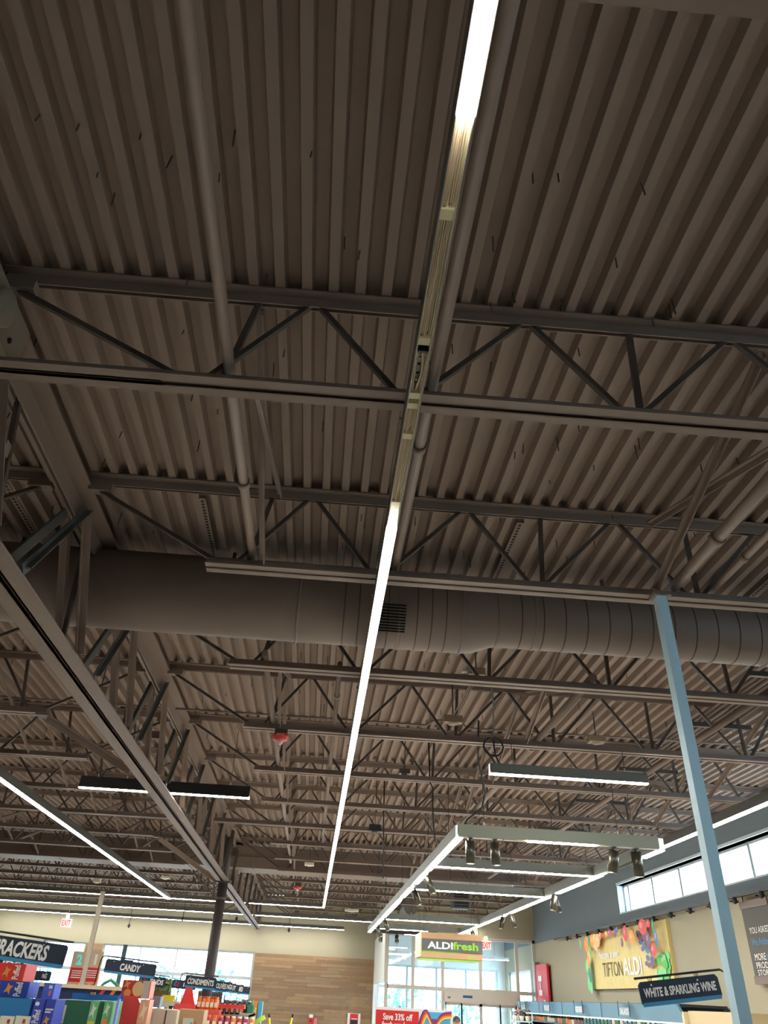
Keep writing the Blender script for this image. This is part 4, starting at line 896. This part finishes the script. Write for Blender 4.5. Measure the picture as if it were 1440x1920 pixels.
# red tray and cookie box
x0, x1, z0, z1 = pbox(216, 1867, 262, 1925, 15.05)
t = thing('display_tray', ((x0 + x1) / 2, 14.7, z0), 'red cardboard tray with a cut corner below the cookie box', 'tray')
w_ = x1 - x0; h_ = z1 - z0
MB().poly([(x0, 15.05, z0), (x1 - .04 * w_, 15.05, z0), (x1, 15.05, z1 - .3 * h_), (x1 - .22 * w_, 15.05, z1), (x0, 15.05, z1)], (0, .03, 0)).build('side_wall', M('tray_red', (232, 70, 66)), t)
MB().box((x0, 15.08, z0), (x1 - .05, 15.9, z0 + .03)).build('bottom', M('tray_red', (232, 70, 66)), t)
goods('cookie_carton', (228, 1838, 281, 1872), 15.1, .45, (206, 60, 50), 'red and beige cookie carton lying above the red tray', 'carton', (('e', .38, .1, .78, .95, (228, 190, 140)), ('r', .72, .0, .98, 1.0, (190, 180, 165)), ('d', .03, .5, .3, 1, (240, 160, 60)), ('e', .1, .05, .35, .5, (232, 160, 90)), ('e', .02, .2, .1, .4, (90, 110, 180))), side=(238, 150, 130))
goods('cookie_carton', (259, 1874, 277, 1925), 15.0, .4, (240, 170, 140), 'upright pink cookie carton at the red tray end', 'carton', (('d', .1, .2, .9, .9, (250, 216, 170)),))
goods('shelf_divider', (281, 1868, 300, 1889), 15.7, .3, (120, 134, 150), 'grey wedge carton behind the cookie carton', 'carton')
goods('cardboard_case', (281, 1893, 331, 1925), 15.5, .8, (206, 192, 168), 'pale open cardboard case with a dark slit', 'carton', (('r', .55, .0, .6, .95, (70, 56, 60)), ('r', 0, .1, .12, .8, (180, 180, 178))))
x0, x1, z0, z1 = pbox(331, 1893, 381, 1930, 15.8)
t = thing('wood_cabinet', ((x0 + x1) / 2, 16, z0), 'tan cabinet top with a framed small sign', 'cabinet')
MB().box((x0, 15.8, z0 - .2), (x1, 16.4, z1)).build('cabinet_body', M('cabinet_tan', (180, 144, 106)), t)
MB().box((x0 + .1, 15.78, z0 - .1), (x1 - .15, 15.8, z1 - .1)).build('frame', M('frame_cream', (206, 204, 180)), t); MB().box((x0 + .16, 15.77, z0 - .1), (x1 - .22, 15.78, z1 - .2)).build('screen', NAVY, t)
text('A', (x0 + .2, 15.765, z0 + .0), (.07, 0, 0), (0, 0, .09), CP[0], t); text('L', (x0 + .29, 15.765, z0 + .0), (.05, 0, 0), (0, 0, .09), CP[1], t)
# shelf block farther down the aisle
GY = M('shelf_taupe', (150, 140, 122), .6)
shelf('store_shelf', 262, 470, 21.8, 24.0, at(300, 1888, Y=22).z - .05, 'taupe store shelf under the condiment jars', GY)
x0, x1, z0, z1 = pbox(340, 1852, 368, 1883, 21)
t = thing('display_header', ((x0 + x1) / 2, 21, z0), 'tall red tapered display header in mid aisle', 'display'); w_ = x1 - x0
MB().poly([(x0, 21, z0), (x1, 21, z0), (x1 - w_ * .16, 21, z0 + (z1 - z0) * .4), (x1 - w_ * .34, 21, z1), (x0 + w_ * .2, 21, z1)], (0, .03, 0)).build('board', M('header_red', (232, 56, 52)), t)
MB().box((x0 - .1, 20.95, z0 - .17), (x1, 21.6, z0)).build('tray', M('header_tray', (226, 70, 66)), t)
for i in range(4): goods('dark_jar', (316 + i * 8.7, 1886, 323 + i * 8.7, 1893), 21.9, .1, (28, 34, 48), 'small dark square jar left of the red header, %s from the left' % ORD[i], 'jar', group='dark jars left of the red header')
def jar(x, y, z, r, h, body, lid, lab, grp):
    t = thing('sauce_jar', (x, y, z), lab, 'jar', grp)
    MB().lathe((x, y, z), [(.001, 0), (r, 0), (r, h * .72), (r * .7, h * .82), (r * .7, h * .86)], 10).build('jar_body', body, t); MB().lathe((x, y, z + h * .84), [(r * .78, 0), (r * .78, h * .16), (.001, h * .16)], 10).build('lid', lid, t)
    MB().box((x - r * .6, y - r * 1.02, z + h * .15), (x + r * .6, y - r * .9, z + h * .55)).build('paper_label', M('jar_label', (238, 226, 200)), t)
JO = M('jar_orange', (232, 128, 44), .4); JR = M('jar_red', (200, 50, 60), .4); JP = M('jar_magenta', (176, 40, 110), .4); JL = M('jar_lid_white', (230, 226, 214)); JK = M('jar_black', (40, 38, 44), .4)
a = at(370, 1889, Y=21); b3 = at(402, 1891, Y=21)
for i in range(5): jar(a.x + (b3.x - a.x) * i / 4, 21.25, a.z - .02, .055, .2, JO, JR if i % 2 else JO, 'orange sauce jar in the upper coral tray, %s from the left' % ORD[i], 'orange jars in the upper red tray')
MBx = MB().box((a.x - .02, 21.1, a.z - .2), (b3.x + .1, 21.7, a.z - .02)); tag(MBx.build('jar_tray', M('tray_coral', (228, 84, 74))), 'coral tray holding the upper orange jars', 'tray')
a = at(378, 1911, Y=20.6)
for i in range(9): jar(a.x + i * .125, 20.7, a.z - .12, .055, .19, (JO, JR, JO, JP, JP, JO, JR, JP, JO)[i], JO if i < 5 else JL, 'small sauce jar in the lower front row, %s from the left' % ORD[i], 'sauce jars in the lower front row')
a = at(403, 1901, Y=21.6)
for i in range(5): jar(a.x + i * .11, 21.9, at(300, 1888, Y=22).z - .05, .05, .18, JK, JK, 'black sauce jar under the red shelf strip, %s from the left' % ORD[i], 'black jars under the red strip')
tag(MB().box((a.x - .1, 21.6, a.z + .1), (a.x + .6, 22, a.z + .16)).build('shelf_strip', M('strip_red', (214, 52, 44))), 'red shelf strip above the black jars', 'strip')
shelf('store_shelf', 96, 300, 13.95, 16.1, pbox(0, 1900, 10, 1925, 14)[2] - .01, 'grey store shelf under the green cases and the red tray', SH)
shelf('store_shelf', 62, 236, 16.45, 17.3, pbox(70, 1846, 236, 1868, 16.5)[2] - .07, 'grey store shelf under the striped navy box', SH)
shelf('store_shelf', 352, 420, 20.55, 21.5, at(378, 1911, Y=20.6).z - .13, 'grey store shelf under the front row of jars', SH)
shelf('store_shelf', 412, 494, 24.1, 25.9, pbox(0, 1900, 440, 1925, 25)[2] - .02, 'grey store shelf under the green and printed cartons', SH)
# yellow and wood items left of the column
goods('snack_case', (296, 1877, 334, 1889), 23.3, .6, (214, 202, 180), 'pale flat case under the yellow packet', 'carton')
goods('yellow_packet', (304, 1866, 326, 1877), 23.4, .3, (226, 208, 40), 'bright yellow packet lying on the far shelf', 'packet', group=None)
x0, x1, z0, z1 = pbox(282, 1845, 316, 1878, 33)
t = thing('plant_rack', ((x0 + x1) / 2, 33.3, 0), 'brown wooden rack with small plants behind the candy sign', 'rack')
MB().box((x0, 33, 0), (x0 + .06, 33.6, z0)).box((x1 - .06, 33, 0), (x1, 33.6, z0)).box((x0, 33, z0), (x1, 33.6, z0 + .06)).box((x0, 33.5, z0), (x1, 33.6, z1)).box((x0, 33, z0 + .45), (x1, 33.6, z0 + .5)).build('rack_body', PL[0], t)
q = MB()
for i in range(40): q.ball((rnd.uniform(x0, x1), 33.2, z1 + rnd.uniform(-.12, .12)), .07, n=6)
q.build('plants', M('rack_leaf', (90, 140, 80)), t)['kind'] = 'stuff'
# green and printed cartons toward the wooden wall
GC = (72, 132, 90)
for px, Y, c, lab in (((416, 1875, 442, 1925), 25.5, GC, 'dark green carton left in the far shelf block'), ((449, 1874, 471, 1925), 25.2, (84, 150, 98), 'tall green carton in the middle of the far shelf block'), ((462, 1884, 473, 1925), 24.6, (50, 128, 96), 'teal green carton in front of the tall green one'),
                      ((474, 1877, 481, 1925), 25, (232, 140, 60), 'orange printed carton near the end of the far shelf block'), ((482, 1878, 490, 1925), 25, (84, 170, 200), 'sky blue carton at the end of the far shelf block'),
                      ((434, 1889, 443, 1925), 24.2, (190, 150, 100), 'tan printed carton before the green cartons'), ((444, 1887, 452, 1925), 24.3, (214, 120, 130), 'pink printed carton before the green cartons'), ((425, 1889, 433, 1925), 24.2, (206, 60, 60), 'red printed carton before the green cartons')):
    goods('grocery_carton', px, Y, .5, c, lab, 'carton', (('d', .1, .5, .9, .8, (236, 220, 180)),) if 'printed' in lab else ())
a = at(421, 1883, Y=24.8)
tag(MB().box((a.x - .07, 24.78, pbox(0, 1900, 440, 1925, 25)[2] - .02), (a.x + .67, 25.02, a.z - .08)).build('jar_case', M('jar_case_green', (60, 110, 80))), 'long green case carrying the dark jars of the far shelf block', 'carton')
for i in range(6): jar(a.x + i * .12, 24.9, a.z - .08, .05, .17, JK, JL if i % 2 else JP, 'dark jar on top of the far shelf block, %s from the left' % ORD[i], 'dark jars on the far shelf block')
b = MB()
# wall-mounted items on the wooden wall
def wallbox(px, lab, name, cat, parts):
    x0, x1, z0, z1 = pbox(*px, YB - .08); t = thing(name, ((x0 + x1) / 2, YB - .08, z0), lab, cat)
    for nm, u0, v0, u1, v1, d, m in parts: MB().box((x0 + (x1 - x0) * u0, YB - .06 - d, z0 + (z1 - z0) * v0), (x0 + (x1 - x0) * u1, YB - .055, z0 + (z1 - z0) * v1)).build(nm, m, t)
    return t
wallbox((578, 1902, 587, 1930), 'red pull station with a white top on the wooden wall', 'alarm_box', 'alarm', (('body', 0, 0, 1, .78, .08, RED), ('white_top', .1, .78, .9, 1, .06, WHITEB), ('dial', .35, .5, .65, .65, .1, BLACK)))
wallbox((588, 1909, 594, 1930), 'small pink notice beside the red pull station', 'notice', 'notice', (('body', 0, 0, 1, 1, .03, M('pink_notice', (226, 130, 140))),))
wallbox((651, 1900, 675, 1940), 'red and white kiosk board with a dark screen on the wooden wall', 'kiosk_board', 'board', (('body', 0, 0, 1, 1, .06, WHITEB), ('red_face', .18, .0, .82, .98, .08, RED), ('screen', .24, 0, .78, .68, .1, BLACK), ('caption', .3, .72, .75, .76, .1, WHITEB)))
for px, lab in ((505, 'yellow pole with a black tip left before the wooden wall'), (548, 'yellow pole with a black tip right before the wooden wall')):
    a = at(px, 1908, Y=22); t = thing('yellow_pole', (a.x, 22, 0), lab, 'pole'); s = -1 if px < 520 else 1
    MB().tube([(a.x - s * .35, 22, 0), (a.x, 22, a.z)], .02, 8).build('shaft', M('pole_yellow', (222, 220, 40)), t); MB().tube([(a.x, 22, a.z), (a.x + s * .01, 22, a.z + .06)], .022, 8).build('tip', BLACK, t)
a = at(488, 1911, Y=23); tag(MB().tube([(a.x - .15, 23, a.z - .08), (a.x + .1, 23, a.z + .04)], .04, 8).build('lime_handle', M('lime_plastic', (190, 220, 60))), 'lime green handle sticking out at the shelf block end', 'handle')
# dark till screens behind the shelves at left
x0, x1, z0, z1 = pbox(186, 1767, 232, 1850, 45.5)
t = thing('window_screen', ((x0 + x1) / 2, 45.5, 0), 'dark blue-grey panel standing against the far window', 'panel')
MB().box((x0 + .9, 45.5, 0), (x1, 45.6, z1 - .05)).build('panel', M('panel_slate', (62, 86, 98)), t)
MB().box((x0 + .9, 45.48, z0 + .9), (x1 + .4, 45.5, z0 + .96)).build('cross_bar', M('bar_slate', (40, 60, 72)), t)
x0, x1, z0, z1 = pbox(370, 1862, 416, 1882, 38)
t = thing('till_partition', ((x0 + x1) / 2, 38, 0), 'dark low partition at the foot of the round column', 'partition')
MB().box((x0, 38, 0), (x1, 38.1, z1)).build('panel', M('partition_dark', (52, 50, 62)), t); MB().box((x0, 37.98, z1), (x1, 38.12, z1 + .05)).build('cap_rail', STEELD, t)

# ------------------------------------------------------------------ the shopper
def person(x, y, top, lab):
    H = top
    t = thing('person', (x, y, 0), lab, 'person')
    vs = [(0, 0, .53), (0, 0, .62), (0, .005, .72), (0, 0, .81), (0, 0, .86)]
    vs += [(.1, 0, .80), (.125, 0, .63), (.13, -.05, .49), (.13, -.07, .45), (-.1, 0, .80), (-.125, 0, .63), (-.13, -.05, .49), (-.13, -.07, .45)]
    vs += [(.05, 0, .5), (.055, -.02, .28), (.055, .0, .05), (.06, -.07, .02), (-.05, 0, .5), (-.055, .03, .28), (-.055, .06, .05), (-.06, -.01, .02)]
    es = [(0, 1), (1, 2), (2, 3), (3, 4), (3, 5), (5, 6), (6, 7), (7, 8), (3, 9), (9, 10), (10, 11), (11, 12), (0, 13), (13, 14), (14, 15), (15, 16), (0, 17), (17, 18), (18, 19), (19, 20)]
    rad = [.075, .07, .08, .06, .03, .035, .026, .018, .015, .035, .026, .018, .015, .05, .034, .022, .02, .05, .034, .022, .02]
    body = bpy.data.meshes.new('body'); body.from_pydata([(Vector(v) * H) * K for v in vs], es, []); bo = bpy.data.objects.new('body', body); C.objects.link(bo); bo.parent = t
    md = bo.modifiers.new('skin', 'SKIN')
    for i, r in enumerate(rad): body.skin_vertices[0].data[i].radius = (r * H * K, r * H * K * .8)
    body.skin_vertices[0].data[0].use_root = True
    sb = bo.modifiers.new('sub', 'SUBSURF'); sb.levels = 1; sb.render_levels = 1
    body.materials.append(M('shirt_dark', (60, 66, 80)))
    SKN = M('skin_tone', (200, 150, 125), .5); o3 = Vector((x, y, 0))
    MB().ball(o3 + Vector((0, -.005, .925)) * H, .055 * H, .85, 1, 1.25, 16).ball(o3 + Vector((0, -.062, .92)) * H, .009 * H, .8, 1, 1.2, 8).ball(o3 + Vector((.048, 0, .925)) * H, .012 * H, .4, 1, 1.2, 8).ball(o3 + Vector((-.048, 0, .925)) * H, .012 * H, .4, 1, 1.2, 8).build('head', SKN, t)
    q = MB(); q.mat(BLACK)
    for s_ in (-1, 1): q.ball(o3 + Vector((s_ * .02, -.055, .935)) * H, .006 * H, n=8)
    q.mat(M('lip', (160, 90, 80))).ball(o3 + Vector((0, -.053, .893)) * H, .012 * H, 1.2, .5, .35, 8); q.build('face_features', None, t)
    MB().ball(o3 + Vector((0, .008, .95)) * H, .058 * H, .95, 1.05, .95, 16).ball(o3 + Vector((0, -.065, .95)) * H, .035 * H, 1, 1, .15, 12).build('cap', M('cap_dark', (44, 48, 52)), t)
    for s_ in (-1, 1):
        for j in range(4):
            a = o3 + Vector((s_ * .13 + (j - 1.5) * .009, -.072, .447)) * H; MB().tube([a, a + Vector((0, -.008, -.022 - .004 * (j in (1, 2)))) * H, a + Vector((0, -.002, -.042 - .005 * (j in (1, 2)))) * H], .0045 * H, 6).build('finger', SKN, t)
        a = o3 + Vector((s_ * .115, -.075, .455)) * H; MB().tube([a, a + Vector((-s_ * .012, -.01, -.02)) * H], .005 * H, 6).build('thumb', SKN, t)
a = at(856, 1905, Y=25)
person(a.x, 25, a.z, 'shopper in a dark cap and dark top at the right edge of the promotion board')

# drop the working property
for o in bpy.data.objects:
    if '_o' in o: del o['_o']
